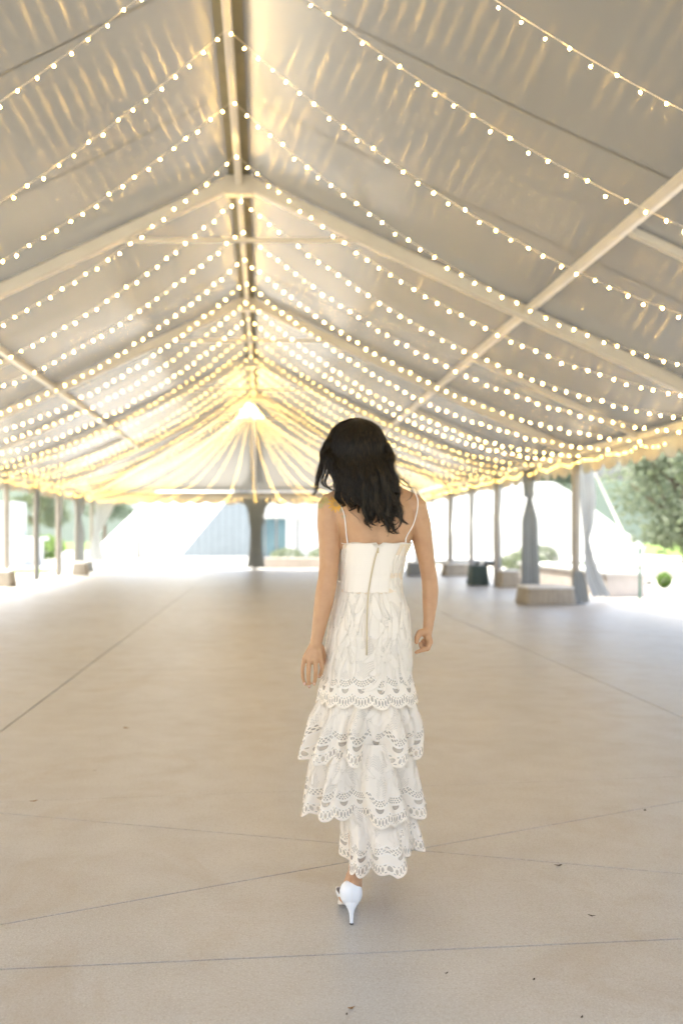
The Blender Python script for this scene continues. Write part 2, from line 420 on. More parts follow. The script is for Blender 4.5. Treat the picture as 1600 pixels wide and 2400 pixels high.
# ---------------------------------------------------------------- weights (blocks under pleated covers) beside the posts
def weight(x, y, w, dpt, h, label, mat=None, top=None, group='covered tent weights beside the posts'):
    r = empty('tent_weight', (x, y, 0), label, 'tent weight', group)
    ps = []
    N = 96
    def prof(i, ex, pl):
        a = 2 * math.pi * i / N; c, s_ = math.cos(a), math.sin(a)
        k_ = 1 / max(abs(c), abs(s_)) ** .86
        q = 1 + pl * math.sin(i * 2 * math.pi * 11 / 32)
        return (c * k_ * (w / 2 + ex) * q, s_ * k_ * (dpt / 2 + ex) * q)
    mb = MB(); vs = []; lev = [(.01, .04, .035), (h * .5, .022, .02), (h * .92, .005, .008), (h, 0, 0)]
    for z, ex, pl in lev: vs += [(prof(i, ex, pl)[0], prof(i, ex, pl)[1], z) for i in range(N)]
    fs = [(j * N + i, j * N + (i + 1) % N, (j + 1) * N + (i + 1) % N, (j + 1) * N + i) for j in range(len(lev) - 1) for i in range(N)]
    mb.add(vs, fs); o = mb.build('cover', mat or M['cover'], None, True); o.parent = r
    t = MB(); vs = [(prof(i, .012, 0)[0], prof(i, .012, 0)[1], h - .03) for i in range(N)] + [(prof(i, .012, 0)[0], prof(i, .012, 0)[1], h + .006) for i in range(N)] + [(prof(i, -.02, 0)[0], prof(i, -.02, 0)[1], h + .012) for i in range(N)]
    t.add(vs, [(j * N + i, j * N + (i + 1) % N, (j + 1) * N + (i + 1) % N, (j + 1) * N + i) for j in range(2) for i in range(N)] + [tuple(range(2 * N, 3 * N))])
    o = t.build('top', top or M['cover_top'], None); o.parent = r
    return r

# right-hand side, near to far
curtain([(2.58, 6.06, 18.75, .16), (2.0, 6.12, 18.8, .17), (1.45, 6.12, 18.8, .11), (1.18, 6.10, 18.8, .05), (.8, 6.15, 18.8, .11), (.45, 6.24, 18.8, .17), (.12, 6.38, 18.8, .19)],
        (1, .15, 0), 5, .04, M['curtain'], 'pale curtain tied beside the nearest right-hand post, its tail flaring outwards', seed=3)
curtain([(.62, 5.80, 18.36, .08), (.4, 5.82, 18.34, .13), (.03, 5.83, 18.32, .17)], (1, .1, 0), 4, .03, M['curtain_grey'], 'grey cloth wrapped round the foot of the nearest right-hand post', seed=5)
gathered(5.76, 21.6, 'tall grey curtain flaring to the floor at the thin post beyond the nearest right-hand post', M['curtain_grey'], .17, 2.1, .24, (.04, 0), (1, .3, 0), 7)
gathered(5.84, 24.8, 'pale curtain at the second thick right-hand post, beside the dark green weight', M['curtain'], .16, 1.7, .10, (.02, .0), (1, .4, 0), 9)
gathered(5.84, 27.9, 'thin white curtain at the post right of the woman behind the second thick post', M['curtain'], .12, 1.6, .07, (0, 0), (1, .4, 0), 10)
gathered(5.84, 31.0, 'narrow curtain at the far right-hand post closest to her elbow', M['curtain'], .14, 1.6, .09, (0, 0), (1, .4, 0), 11)
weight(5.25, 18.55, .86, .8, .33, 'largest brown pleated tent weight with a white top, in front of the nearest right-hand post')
weight(5.98, 24.3, .42, .5, .42, 'brown covered weight at the foot of the second thick right-hand post')
weight(5.45, 25.3, .40, .5, .50, 'dark green weight left of the second thick right-hand post', M['black_weight'], M['black_weight'])
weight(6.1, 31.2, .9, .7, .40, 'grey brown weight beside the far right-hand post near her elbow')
weight(4.9, 31.4, .7, .6, .42, 'pale grey weight furthest along the right side, almost touching her arm', M['curtain_grey'])
# left-hand side
weight(-6.45, 24.7, .46, .6, .40, 'grey brown weight at the left edge of the picture', M['cover'])
weight(-5.75, 31.3, .42, .45, .42, 'brown weight between the two thin left-hand posts', M['cover'])
weight(-6.2, 34.3, .6, .45, .40, 'pale bluish weight behind the brown one on the left', M['curtain_grey'])
gathered(-6.34, 27.9, 'dark narrow curtain at the leftmost full-height post', M['curtain_grey'], .10, 1.7, .08, seed=12, dirv=(1, 0, 0))
gathered(-6.34, 31.0, 'white curtain hanging at the second thin left-hand post', M['curtain'], .13, 1.6, .09, seed=13, dirv=(1, 0, 0))
gathered(-6.30, 34.05, 'broad grey curtain at the thick left-hand corner post', M['curtain_grey'], .24, 1.9, .22, seed=14, dirv=(1, 0, 0))
curtain([(2.6, -5.85, END - .1, .42), (2.1, -5.95, END - .1, .30), (1.35, -6.2, END - .1, .10), (.9, -6.2, END - .1, .2), (.3, -6.15, END - .1, .26)], (1, 0, 0), 6, .04, M['curtain'], 'white curtain swept to the far left corner post', seed=15)
curtain([(2.62, -.52, END - .12, .34), (2.25, -.40, END - .12, .20), (1.4, -.36, END - .12, .13), (.6, -.38, END - .12, .16), (.05, -.44, END - .12, .20)], (1, 0, 0), 6, .035, M['curtain_grey'], 'curtain hanging on the left of the far centre post', seed=16)
curtain([(2.62, -.05, END - .14, .40), (2.25, -.14, END - .14, .22), (1.4, -.17, END - .14, .12), (.6, -.17, END - .14, .14), (.05, -.12, END - .14, .2)], (1, 0, 0), 6, .035, M['curtain_grey'], 'curtain hanging on the right of the far centre post', seed=17)
gathered(5.7, END - .1, 'curtain at the far right corner post', M['curtain'], .2, 1.6, .1, seed=18, dirv=(1, 0, 0))

# ---------------------------------------------------------------- low walls, poles, bushes outside
o = MB().box((7.08, 20.5, 0), (7.86, 27.5, .46)).build('planter_wall', M['wall_concrete']); fin(o, bevel=.01)
tag(o, 'low pale concrete bench wall outside the right-hand posts, behind the green pole', 'low wall')
c_ = MB().box((7.02, 20.44, .46), (7.92, 27.56, .53)).build('coping', M['white_frame'], o); fin(c_, bevel=.008)
o = MB().box((.05, 38.0, 0), (4.6, 38.5, .40)).build('planter_wall', M['wall_concrete']); fin(o, bevel=.01)
tag(o, 'low grey brown wall beyond the far end, right of the centre post', 'low wall')
o = MB().box((8.9, 28.5, 0), (13.5, 29.1, .42)).build('planter_wall', M['wall_concrete']); fin(o, bevel=.01)
tag(o, 'low wall glimpsed between the middle right-hand posts', 'low wall')
pl = MB().tube([(7.37, 19.5, 0), (7.37, 19.5, 1.0)], .022, 10).build('pole', M['pole_green'])
tag(pl, 'thin dark green metal pole standing outside the right-hand side of the tent', 'pole')
MB().ball((7.37, 19.5, 1.01), .026).build('cap', M['pole_green'], pl, True)
pl = MB().tube([(9.35, 26.0, 0), (9.35, 26.0, 1.15)], .022, 8).build('pole', M['pole_green'])
tag(pl, 'fainter green pole further off beyond the one outside the tent', 'pole')
MB().ball((9.35, 26.0, 1.16), .026).build('cap', M['pole_green'], pl, True)
pl = MB().tube([(-6.5, 52, 0), (-6.5, 52, .95)], .11, 10).build('bollard', M['steel'])
tag(pl, 'small dark bollard in front of the sloping white roof', 'bollard')
MB().ball((-6.5, 52, .96), (.12, .12, .05)).build('cap', M['steel'], pl, True)
st = MB().beam((6.05, 18.5, 2.66), (9.9, 25.7, .02), .055, .014).build('guy_strap', M['strap'])
tag(st, 'white guy strap slanting from the nearest right-hand post to the ground', 'strap')
MB().box((9.78, 25.6, 0), (10.0, 25.85, .1)).build('anchor', M['steel'], st)

def leaf_cloud(n, shape, size, seed, clumps=None):
    r = np.random.default_rng(seed); mb = MB()
    for k_ in range(n):
        if clumps is not None:
            c = clumps[r.integers(len(clumps))]; d = r.normal(size=3); d /= np.linalg.norm(d)
            p = np.array(c[:3]) + d * c[3] * r.uniform(.55, 1.05) * np.array([1, 1, .8])
        else: p = shape(r)
        a = Vector(r.normal(size=3)).normalized(); b = a.orthogonal().normalized(); s_ = size * r.uniform(.6, 1.3)
        p = Vector(p)
        mb.add([p - a * s_, p + b * s_ * .5, p + a * s_, p - b * s_ * .5], [(0, 1, 2, 3)])
    return mb
def tree_proto(kind, seed, h, cr, mat, nl=5200):
    r = random.Random(seed); t = MB(); pts = [(0, 0, -.15)]
    for i in range(1, 6): pts.append((r.uniform(-.1, .1) * i * .4, r.uniform(-.1, .1) * i * .4, h * .14 * i))
    t.tube(pts, [h * .030 * (1 - .13 * i) for i in range(6)], 10)
    clumps = []
    for i in range(26):
        a = r.uniform(0, 6.28); el = r.uniform(-.45, 1.0); rr_ = cr * r.uniform(.35, .85)
        c = (math.cos(a) * rr_ * math.cos(el), math.sin(a) * rr_ * math.cos(el), h * .62 + math.sin(el) * cr * .85)
        clumps.append((*c, cr * r.uniform(.22, .42)))
        if i % 2 == 0:
            b = pts[3 + i % 3]; mid = ((b[0] + c[0]) / 2, (b[1] + c[1]) / 2, (b[2] + c[2]) / 2 - .1)
            t.tube([b, mid, c], [h * .012, h * .008, h * .003], 6)
    return t.mesh('trunk', M['bark'], True), leaf_cloud(nl, None, .085 * h / 7 + .05, seed, clumps).mesh('crown', mat)
protos = {'a': tree_proto('a', 3, 7.5, 3.2, M['fol_a']), 'b': tree_proto('b', 5, 8.5, 3.0, M['fol_b']), 'c': tree_proto('c', 8, 6.0, 2.6, M['fol_a'])}
def tree(k_, x, y, s, rz, label, z=-.1):
    r = empty('broadleaf_tree', (x, y, z), label, 'tree', 'broadleaf trees around the tent'); r.scale = (s, s, s); r.rotation_euler.z = rz
    for nm, me in zip(('trunk', 'crown'), protos[k_]):
        o_ = bpy.data.objects.new(nm, me); col.objects.link(o_); o_.parent = r
tree('a', 14.4, 34, .92, .3, 'pale green tree filling the gap right of the nearest right-hand post', -2.0)
tree('c', 16.6, 36, 1.0, 1.9, 'tree at the right edge of the picture behind the green bush', -1.6)
tree('b', 19.5, 45, .95, 2.2, 'taller blue green tree behind the right-hand trees', -1.2)
tree('b', 12.5, 47, .8, 4.0, 'distant tree glimpsed just right of the nearest right-hand post')
tree('b', -15.2, 44, .75, .8, 'teal tree between the left edge and the first full-height post')
tree('a', -13.6, 60, .62, 2.8, 'tree in front of the hillside left of the sloping white roof')
tree('b', -11.2, 70, .66, 5.1, 'dark tree just left of the peak of the sloping white roof')
tree('c', -21, 52, 1.0, 3.3, 'tree beyond the left edge posts')
tree('a', 24, 55, 1.2, 5.5, 'far tree high behind the right-hand lawn')
def bush(x, y, w, h, label, mat='fol_c', n=900, seed=2):
    r = empty('bush', (x, y, 0), label, 'bush', 'bushes outside the tent')
    def shp(q):
        d = q.normal(size=3); d /= np.linalg.norm(d); d *= q.uniform(.7, 1) ; return (d[0] * w / 2, d[1] * w / 2, h * .5 + d[2] * h * .5)
    o_ = leaf_cloud(n, shp, .035 * max(1, w), seed).build('foliage', M[mat]); o_.parent = r
    t_ = MB().tube([(0, 0, 0), (0, 0, h * .5)], .02, 6).build('stem', M['bark']); t_.parent = r
bush(9.62, 23.9, .36, .40, 'small round bright green bush near the right edge', seed=3)
bush(8.9, 27.4, .6, .55, 'green bush just behind the thin green pole', seed=4)
bush(8.6, 33, 1.6, .75, 'pale shrub behind the low bench wall', 'fol_a', 1500, 5)
bush(10.4, 38, 1.8, .9, 'shrub between the middle right-hand posts', 'fol_a', 1500, 6)
bush(1.0, 41.5, 1.5, .75, 'pale green shrub in front of the blue glass front', 'fol_a', 1400, 7)
bush(2.7, 41.8, 1.7, .8, 'pale green shrub right of the white column', 'fol_a', 1400, 8)
bush(-11.0, 50, 2.2, 1.3, 'yellow green shrub at the foot of the sloping white roof', 'fol_c', 2200, 9)

# white building with steep roof down to the ground, beyond the far end
bd = empty('white_roofed_building', (-5, 62, 0), 'white steep-roofed building sloping to the ground beyond the far end, left of the centre post', 'building')
A, B_, C_, D_ = (-10.6, 60.5, 0), (-4.9, 58, 0), (-.9, 60, 4.9), (-5.6, 66, 5.6)
E_, F_ = (-.7, 58.2, 0), (3.5, 66, 4.6)
MB().add([A, B_, C_, D_, (-10.6, 75, 0), (-.9, 75, 4.9)], [(0, 1, 2, 3), (3, 2, 5), (0, 3, 5, 4)]).build('roof', M['white_roof'], bd)
wl = MB().add([B_, E_, C_, (-.7, 75, 0)], [(0, 1, 2), (1, 3, 2)]).build('gable_wall', M['grey_wall'], bd)
for i in range(10):
    x = -4.6 + i * .4; top = max(.3, min(4.7, (x + 4.9) / 4.0 * 4.9 - .15))
    MB().box((x, 57.93 + .03, .02), (x + .05, 58.02, top)).build('cladding_rib', M['grey_wall'], wl)
MB().beam((-10.6, 60.35, .06), (-4.9, 57.9, .06), .12, .12).build('gutter', M['steel'], bd)
MB().ball((-7.6, 59.9, 3.35), .45, 12, 8).build('roof_vent', M['white_roof'], bd, True)
# glass-fronted pavilion right of the centre post
gb = empty('glass_pavilion', (2, 46, 0), 'white framed pavilion with blue glass front beyond the far end, right of the centre post', 'building')
MB().box((-.4, 45.9, 2.05), (5.6, 46.3, 3.4)).build('fascia', M['white_frame'], gb)
for x in (1.05, 5.2): MB().box((x, 45.8, 0), (x + .45, 46.2, 2.05)).build('column', M['white_frame'], gb)
for i, x in enumerate((-.4, .12, .66)): MB().box((x, 46.1, .3), (x + .42, 46.14, 2.02)).build('pane', M['pane'], gb)
for i, x in enumerate((1.6, 2.8, 4.0)): MB().box((x, 46.1, .3), (x + 1.1, 46.14, 2.02)).build('pane', M['white_roof'], gb)
MB().box((-.6, 46.3, 0), (6.0, 52, 3.3)).build('wall', M['white_roof'], gb)
MB().box((-.5, 45.95, 0), (5.7, 46.1, .3)).build('plinth', M['grey_wall'], gb)
# big white marquee to the right, its roof edge sloping down
mq = empty('white_marquee', (11, 42, 0), 'large white marquee outside the right side with its roof edge sloping down', 'marquee')
def pm(x, y, d): return tuple(pt(x, y, d))
rp = [pm(960, 1130, 44), pm(1300, 1130, 37), pm(1425, 1222, 36), pm(1512, 1284, 35), pm(1505, 1300, 35), pm(960, 1300, 44)]
bk = [(p[0] + 3, p[1] + 8, p[2]) for p in rp]
MB().add(rp + bk, [tuple(range(6))] + [tuple(range(6, 12))[::-1]] + [(i, (i + 1) % 6, 6 + (i + 1) % 6, 6 + i) for i in range(6)]).build('roof', M['white_roof'], mq)
for q in ((960, 1300, 44.2), (1130, 1300, 41.2), (1290, 1300, 38.2), (1490, 1300, 35.2)):
    p = pt(*q); MB().tube([(p.x, p.y + .1, 0), (p.x, p.y + .1, p.z)], .06, 8).build('pole', M['white_frame'], mq)
# white low building on the left
lb = empty('white_wall_building', (-15, 46, 0), 'low white building seen past the left-hand posts', 'building')
MB().box((-24, 40, 0), (-9.6, 43.5, 1.05)).build('wall', M['white_roof'], lb)
MB().box((-24.2, 39.8, 1.05), (-9.4, 43.7, 1.18)).build('roof', M['white_frame'], lb)
MB().box((-13.6, 48, 0), (-11.9, 50, 2.9)).build('tower', M['white_roof'], lb)
lw = MB().box((-9.4, 33.0, -.03), (-7.2, 37.5, .006)).build('lawn_patch', M['grass']); tag(lw, kind='structure')
# far wooded rise
def hill(u, v):
    a = -1.25 + 2.5 * u; rad = 170 + 60 * v
    return (math.sin(a) * rad, math.cos(a) * rad, -1 + v * (13 + 4 * math.sin(5 * u * 3) + 2 * math.sin(23 * u)))
h_ = MB().grid(hill, 80, 8).build('hills', M['fol_b'], None, True); tag(h_, kind='structure')

# ---------------------------------------------------------------- light strings
BR = .0062
bm_ = MB().ball((0, 0, 0), (BR, BR, BR * 1.35), 6, 4).mesh('bulb', M['bulb'], True)
bm_far = bm_.copy(); bm_far.materials[0] = M['bulb_far']
sock = MB().tube([(0, 0, BR * 1.2), (0, 0, BR * 2.7)], [.0055, .0045], 5)
def bulbs_on(parent, pts, individual, seed):
    r = random.Random(seed); big = MB(); sk = MB()
    for i, p in enumerate(pts):
        q = Vector(p) + Vector((r.uniform(-.006, .006), (.018 if i % 2 else -.018) * r.uniform(.5, 1.2), -.016 + r.uniform(-.02, .014)))
        if individual:
            b = bpy.data.objects.new('bulb', bm_ if p[1] < 20.5 else bm_far); col.objects.link(b); b.parent = parent; b.location = q - parent.location
            b.rotation_euler = (r.uniform(-.8, .8), r.uniform(-.8, .8), 0)
        else: big.ball(q - parent.location, (BR, BR, BR * 1.3), 5, 3)
    if not individual:
        o_ = big.build('bulbs', M['bulb'] if pts[0][1] < 5 else M['bulb_dim']); o_.parent = parent; tag(o_, kind='stuff')
def along(pts, step, start=0):
    """points every step along a polyline"""
    out = []; acc = step - start; last = Vector(pts[0])
    for p in pts[1:]:
        p = Vector(p); L = (p - last).length; t = acc
        while t <= L: out.append(last.lerp(p, t / L)); t += step
        acc = t - L; last = p
    return out
def wire_for(parent, pts, rad=.0022):
    o_ = MB().tube([Vector(p) - parent.location for p in pts], rad, 5).build('wire', M['wire']); o_.parent = parent
ORD = ['first', 'second', 'third', 'fourth', 'fifth']; ORD6 = ORD + ['sixth']
def string_label(y):
    if y < 5: return 'added warm fairy light string, unseen above the camera, %s in front of the top right one' % ORD[round((4.13 - y) / 1.37)]
    base = [(12.2, 'nearest'), (18.5, 'second'), (24.8, 'third'), (31.0, 'fourth')]
    if y < 12.2:
        n = sum(1 for q in SY if y <= q < 12.2)
        return '%s light string in front of the nearest visible pair of rafters' % ORD[n - 1] if n < 6 else 'light string crossing the top right corner, closest to the camera'
    for (a, nm), (b, _) in zip(base[:-1], base[1:]):
        if a <= y < b:
            n = sum(1 for q in SY if a <= q <= y)
            return '%s light string beyond the %s pair of rafters' % (ORD[n - 1], nm)
    return 'light string at the far hub'
SY = [5.5 + 1.37 * i for i in range(19)]
SAG = .62
def cross_pts(y, r):
    P = []
    yl, yr = y + r.uniform(-.06, .06), y + r.uniform(-.06, .06)
    sl, sr = SAG * r.uniform(.9, 1.12), SAG * r.uniform(.9, 1.12)
    for i in range(25):
        t = 1 - i / 24; P.append((RX + (XL + .08 - RX) * t, y + (yl - y) * t, RZ - .17 + (2.72 - RZ + .17) * t - 4 * sl * t * (1 - t)))
    for i in range(1, 25):
        t = i / 24; P.append((RX + (XR - .08 - RX) * t, y + (yr - y) * t, RZ - .17 + (2.72 - RZ + .17) * t - 4 * sr * t * (1 - t)))
    return P
for i, y in enumerate([1.39, 2.76, 4.13] + SY):  # the nearest strings, out of view overhead, are added for their light
    r = random.Random(100 + i); P = cross_pts(y, r)
    root = empty('light_string', (RX, y, 0), string_label(y), 'light string', 'fairy light strings crossing the tent')
    wire_for(root, P); bulbs_on(root, along(P, .152, r.uniform(0, .1)), y > 5, 300 + i)
# strings along the eaves
for side, xe, nm in ((1, XR - .1, 'right-hand'), (-1, XL + .1, 'left-hand')):
    P = []; y = 14.0
    while y < END - .1:
        P.append((xe - side * .02 * math.sin(y * 3), y, 2.66 - .07 * abs(math.sin((y - 5.5) / 1.37 * math.pi)))); y += .17
    root = empty('light_string', (xe, 14, 2.6), 'fairy light string looping along the %s eave of the tent' % nm, 'light string', 'fairy light strings along the eaves')
    wire_for(root, P, .002); bulbs_on(root, along(P, .2), False, 900 + side)
P = [(XL + .1 + (XR - XL - .2) * i / 60, END - .1, 2.56 + .03 * math.sin(i)) for i in range(61)]
root = empty('light_string', (RX, END - .1, 2.6), 'fairy light string along the far end eave above the centre post', 'light string', 'fairy light strings along the eaves')
wire_for(root, P, .0015); bulbs_on(root, along(P, .24), False, 990)
# the hub and its swags
HUB = Vector((RX - .12, 30.9, 5.22))
hub = empty('light_hub', (HUB.x, HUB.y, HUB.z), 'bright hub of clustered bulbs under the ridge where the light swags meet', 'light hub')
MB().tube([HUB + Vector((.17 * math.cos(a), .17 * math.sin(a), 0)) for a in [i * math.pi / 8 for i in range(17)]], .014, 6).build('ring', M['hub'], hub, True)
MB().tube([HUB + Vector((0, 0, .3)), HUB + Vector((0, 0, -.02))], .012, 6).build('hanger', M['hub'], hub)
big = MB()
for i in range(300):
    t = random.random() ** .8; a = random.uniform(0, 6.28); rr_ = .06 + .36 * t
    big.ball((HUB.x + rr_ * math.cos(a), HUB.y + rr_ * math.sin(a), HUB.z + .12 - .42 * t + random.uniform(-.04, .04)), (BR, BR, BR * 1.3), 5, 3)
tag(big.build('bulbs', M['bulb_dim'], hub), kind='stuff')
ends = [(x, END - .12, 2.52, .62) for x in (-6.1, -5.75, -5.1, -4.75, -3.9, -2.75, -1.45, -.28, .75, 1.85, 2.3, 3.2, 4.3, 5.1)]
ends += [(XL + .12, y, 2.56, .55) for y in (35.9, 35.2, 34.2, 33.0, 31.8, 30.4)] + [(XR - .12, y, 2.56, .55) for y in (35.9, 34.6, 33.2, 31.8, 30.4)]
for i, (x, y, z, sg) in enumerate(ends):
    EN = ['outermost swag to the left corner of the far end eave', 'second swag in the bundle at the left far corner', 'third swag of the left bundle, reaching the far end eave', 'rightmost swag of the bright left bundle',
          'first lone swag right of the bright left bundle', 'curving swag second left of the centre post', 'swag ending just left of the centre post', 'swag hanging straight down over the centre post', 'swag ending just right of the centre post',
          'swag whose end is nearest her left shoulder', 'swag passing behind her left shoulder tattoo', 'far end swag hidden behind her head', 'far end swag coming out right of her hair', 'swag to the right corner of the far end eave']
    if y > 36.5: lab = EN[i]
    else: lab = 'light swag from the hub to the %s eave, %s from the far corner' % ('left-hand' if x < 0 else 'right-hand', ORD6[(i - 14) if x < 0 else (i - 20)])
    P = []
    for j in range(25):
        t = j / 24; s_ = sg * (1 if y > 36.5 else .9)
        P.append(HUB.lerp(Vector((x, y, z)), t) + Vector((0, 0, -.12 * math.sin(math.pi * t) - 4 * s_ * t * (1 - t) * .8)))
    root = empty('light_swag', (x, y, 0), lab, 'light swag', 'light swags radiating from the hub')
    wire_for(root, P, .0012); bulbs_on(root, along(P, .18), False, 1200 + i)

# little things lying on the slabs
def litter(x, y, s, mat, label, rz):
    p = pt(x, y, 1.29 * FPX / (y - 1253)); r = random.Random(int(x))
    mb = MB(); n = 9
    ring = [(s * (1 + .25 * r.uniform(-1, 1)) * math.cos(2 * math.pi * i / n), s * .45 * math.sin(2 * math.pi * i / n), .002 + .004 * abs(math.cos(2 * math.pi * i / n))) for i in range(n)]
    mb.add(ring + [(0, 0, .0015), (0, 0, .004)], [(i, (i + 1) % n, n + 1) for i in range(n)] + [((i + 1) % n, i, n) for i in range(n)])
    o_ = mb.build('fallen_leaf', M[mat]); o_.location = (p.x, p.y, .0012); o_.rotation_euler.z = rz
    tag(o_, label, 'leaf', 'bits of leaf lying on the floor')
litter(822, 2367, .011, 'leaf_dry', 'orange dry leaf fragment near the bottom centre', .3)
litter(812, 2382, .006, 'leaf_dark', 'dark speck beside the orange leaf near the bottom centre', 1.3)
litter(1362, 2389, .007, 'leaf_dark', 'dark speck at the bottom right', .8)
litter(1386, 2150, .012, 'leaf_dark', 'thin dark twig piece right of the shoe', -.5)
litter(1308, 2031, .016, 'leaf_dark', 'dark smudge on the joint right of the hem', .1)
litter(78, 1880, .02, 'leaf_dry', 'yellow brown leaf near the left edge', .5)
litter(297, 1708, .03, 'leaf_dry', 'tan leaf on the left part of the floor', 2.5)
litter(1510, 1902, .014, 'leaf_dark', 'dark leaf bit near the right edge', 1.0)
litter(1045, 2285, .007, 'leaf_dark', 'small dark speck below and right of the shoe', .4)
litter(1250, 2300, .007, 'leaf_dark', 'dark fragment between the joint and the bottom right speck', .9)

# ================================================================ the woman
D0 = 3.42
SC = FPX / D0                         # photo pixels per metre at her
root = empty('person', (.33, D0, 0), 'dark haired woman walking away in a tiered cream lace dress and white heels', 'person')
def W(x, y, dd=0.0): return pt(x, y, D0 + dd)
def interp(tab, y):
    """rows (y, a, b, ...) -> values at y, smooth"""
    if y <= tab[0][0]: return tab[0][1:]
    for p, q in zip(tab[:-1], tab[1:]):
        if y <= q[0]:
            t = (y - p[0]) / (q[0] - p[0])
            return tuple(a + (b - a) * t for a, b in zip(p[1:], q[1:]))
    return tab[-1][1:]
def catmull(pts, n):
    pts = [Vector(p) for p in pts]; P = [pts[0] * 2 - pts[1]] + pts + [pts[-1] * 2 - pts[-2]]; out = []
    for i in range(1, len(P) - 2):
        a, b, c, d = P[i - 1:i + 3]
        for j in range(n):
            t = j / n; out.append(.5 * ((2 * b) + (c - a) * t + (2 * a - 5 * b + 4 * c - d) * t * t + (3 * b - a - 3 * c + d) * t ** 3))
    return out + [pts[-1]]

# ---- skin
def skin():
    k = NT('skin'); v = k.coord()
    c = k.mix(k.ramp(k.noise(v, 16, 5, .65), [(.38, 0.0), (.64, 1.0)]), (.54, .315, .17), (.495, .275, .145))
    c = k.mix(k.math('MULTIPLY', k.ramp(k.noise(v, 240, 1), [(.70, 0.0), (.76, 1.0)]), .35), c, (.34, .17, .10))
    # faint tattoo of a yellow flower with green leaves on the left shoulder
    fc = W(790, 1180, -.09)
    d = k.n('ShaderNodeVectorMath', {0: v, 1: (fc.x, v and fc.y, fc.z)}, operation='SUBTRACT').outputs[0]
    sp = k.n('ShaderNodeSeparateXYZ', {0: d}).outputs
    rad = k.math('SQRT', k.math('ADD', k.math('MULTIPLY', sp[0], sp[0]), k.math('MULTIPLY', sp[2], sp[2])))
    ang = k.math('ARCTAN2', sp[2], sp[0])
    pet = k.math('ABSOLUTE', k.math('SINE', k.math('MULTIPLY', ang, 6.5)))
    edge = k.math('ADD', .017, k.math('MULTIPLY', pet, .016))
    nz = k.noise(v, 70, 4)
    petal = k.math('MULTIPLY', k.ramp(k.math('DIVIDE', rad, edge), [(.82, 1.0), (1.0, 0.0)]), k.ramp(nz, [(.3, .45), (.6, .9)]))
    c = k.mix(k.math('MULTIPLY', petal, .95), c, (.70, .36, .01))
    core = k.ramp(rad, [(.008, 1.0), (.0115, 0.0)]); c = k.mix(k.math('MULTIPLY', core, .45), c, (.22, .17, .12))
    for (px, py, rr, col_) in ((762, 1172, .017, (.30, .33, .10)), (752, 1184, .012, (.27, .32, .12)), (806, 1210, .010, (.20, .26, .14)), (800, 1196, .009, (.18, .24, .18))):
        q = W(px, py, -.07)
        dd = k.n('ShaderNodeVectorMath', {0: v, 1: tuple(q)}, operation='SUBTRACT').outputs[0]
        s2 = k.n('ShaderNodeSeparateXYZ', {0: dd}).outputs
        r2 = k.math('SQRT', k.math('ADD', k.math('MULTIPLY', s2[0], s2[0]), k.math('MULTIPLY', s2[2], s2[2])))
        m_ = k.math('MULTIPLY', k.ramp(k.math('DIVIDE', k.math('ADD', r2, k.math('MULTIPLY', k.math('SUBTRACT', nz, .5), .03)), rr), [(.7, 1.0), (1.0, 0.0)]), k.ramp(nz, [(.4, .25), (.55, .8)]))
        c = k.mix(k.math('MULTIPLY', m_, .8), c, col_)
    nb = k.bump(k.noise(v, 350, 3), .12, .001)
    return k.done(k.bsdf(c, .46, .42, 0, nb, **{'Subsurface Weight': .12, 'Subsurface Radius': (.9, .35, .2), 'Subsurface Scale': .012}))
M['skin'] = skin()
def capsule(mb, p, q, r0, r1, n=14):
    p, q = Vector(p), Vector(q); L = (q - p).length
    d = (q - p) / max(L, 1e-6)
    pts = [p - d * r0 * .98, p - d * r0 * .7]; rr = [r0 * .2, r0 * .72]
    for i in range(5): t = i / 4; pts.append(p.lerp(q, t)); rr.append(r0 + (r1 - r0) * t)
    pts += [q + d * r1 * .7, q + d * r1 * .98]; rr += [r1 * .72, r1 * .2]
    mb.tube(pts, rr, n)
def chain(mb, nodes, n=14):
    for (p, r0), (q, r1) in zip(nodes[:-1], nodes[1:]): capsule(mb, p, q, r0, r1, n)
# torso table: y, left, right, half depth, centre depth
TORSO = [(1128, 836, 892, .042, .02), (1140, 818, 906, .050, .012), (1152, 792, 932, .060, .005), (1166, 772, 962, .074, 0), (1190, 768, 974, .088, 0), (1225, 780, 972, .098, 0),
         (1262, 796, 964, .100, 0), (1300, 797, 950, .094, 0), (1350, 797, 939, .086, 0), (1386, 795, 939, .088, 0), (1434, 782, 955, .106, -.004), (1495, 769, 961, .118, -.006),
         (1550, 764, 962, .112, 0), (1600, 766, 960, .10, .01), (1640, 775, 955, .085, .02)]
def torso_pt(th, y, off=0.0, tab=TORSO):
    l, r, hd, cd = interp(tab, y); cx = (l + r) / 2; a = (r - l) / 2 / SC + off; b = hd + off
    base = W(cx, y, cd); base.z = W(cx, y, cd - hd * .85).z; c, s_ = math.cos(th), math.sin(th)
    e = .95
    x = a * math.copysign(abs(s_) ** e, s_); d = -b * math.copysign(abs(c) ** e, c)
    if c > 0 and y < 1480:                      # spine groove between the shoulder blades
        g_ = math.exp(-(s_ / .16) ** 2) * .010 * min(1, max(0, (y - 1140) / 40)) * (1 if y < 1400 else .5)
        bl = math.exp(-((abs(s_) - .5) / .22) ** 2) * .010 * math.exp(-((y - 1205) / 38) ** 2)
        d += g_ - bl
    return Vector((base.x + x, base.y + d, base.z))
sk = MB(); N = 56
ys_ = list(np.linspace(1128, 1640, 66)); vs = [torso_pt(2 * math.pi * i / N, y) for y in ys_ for i in range(N)]
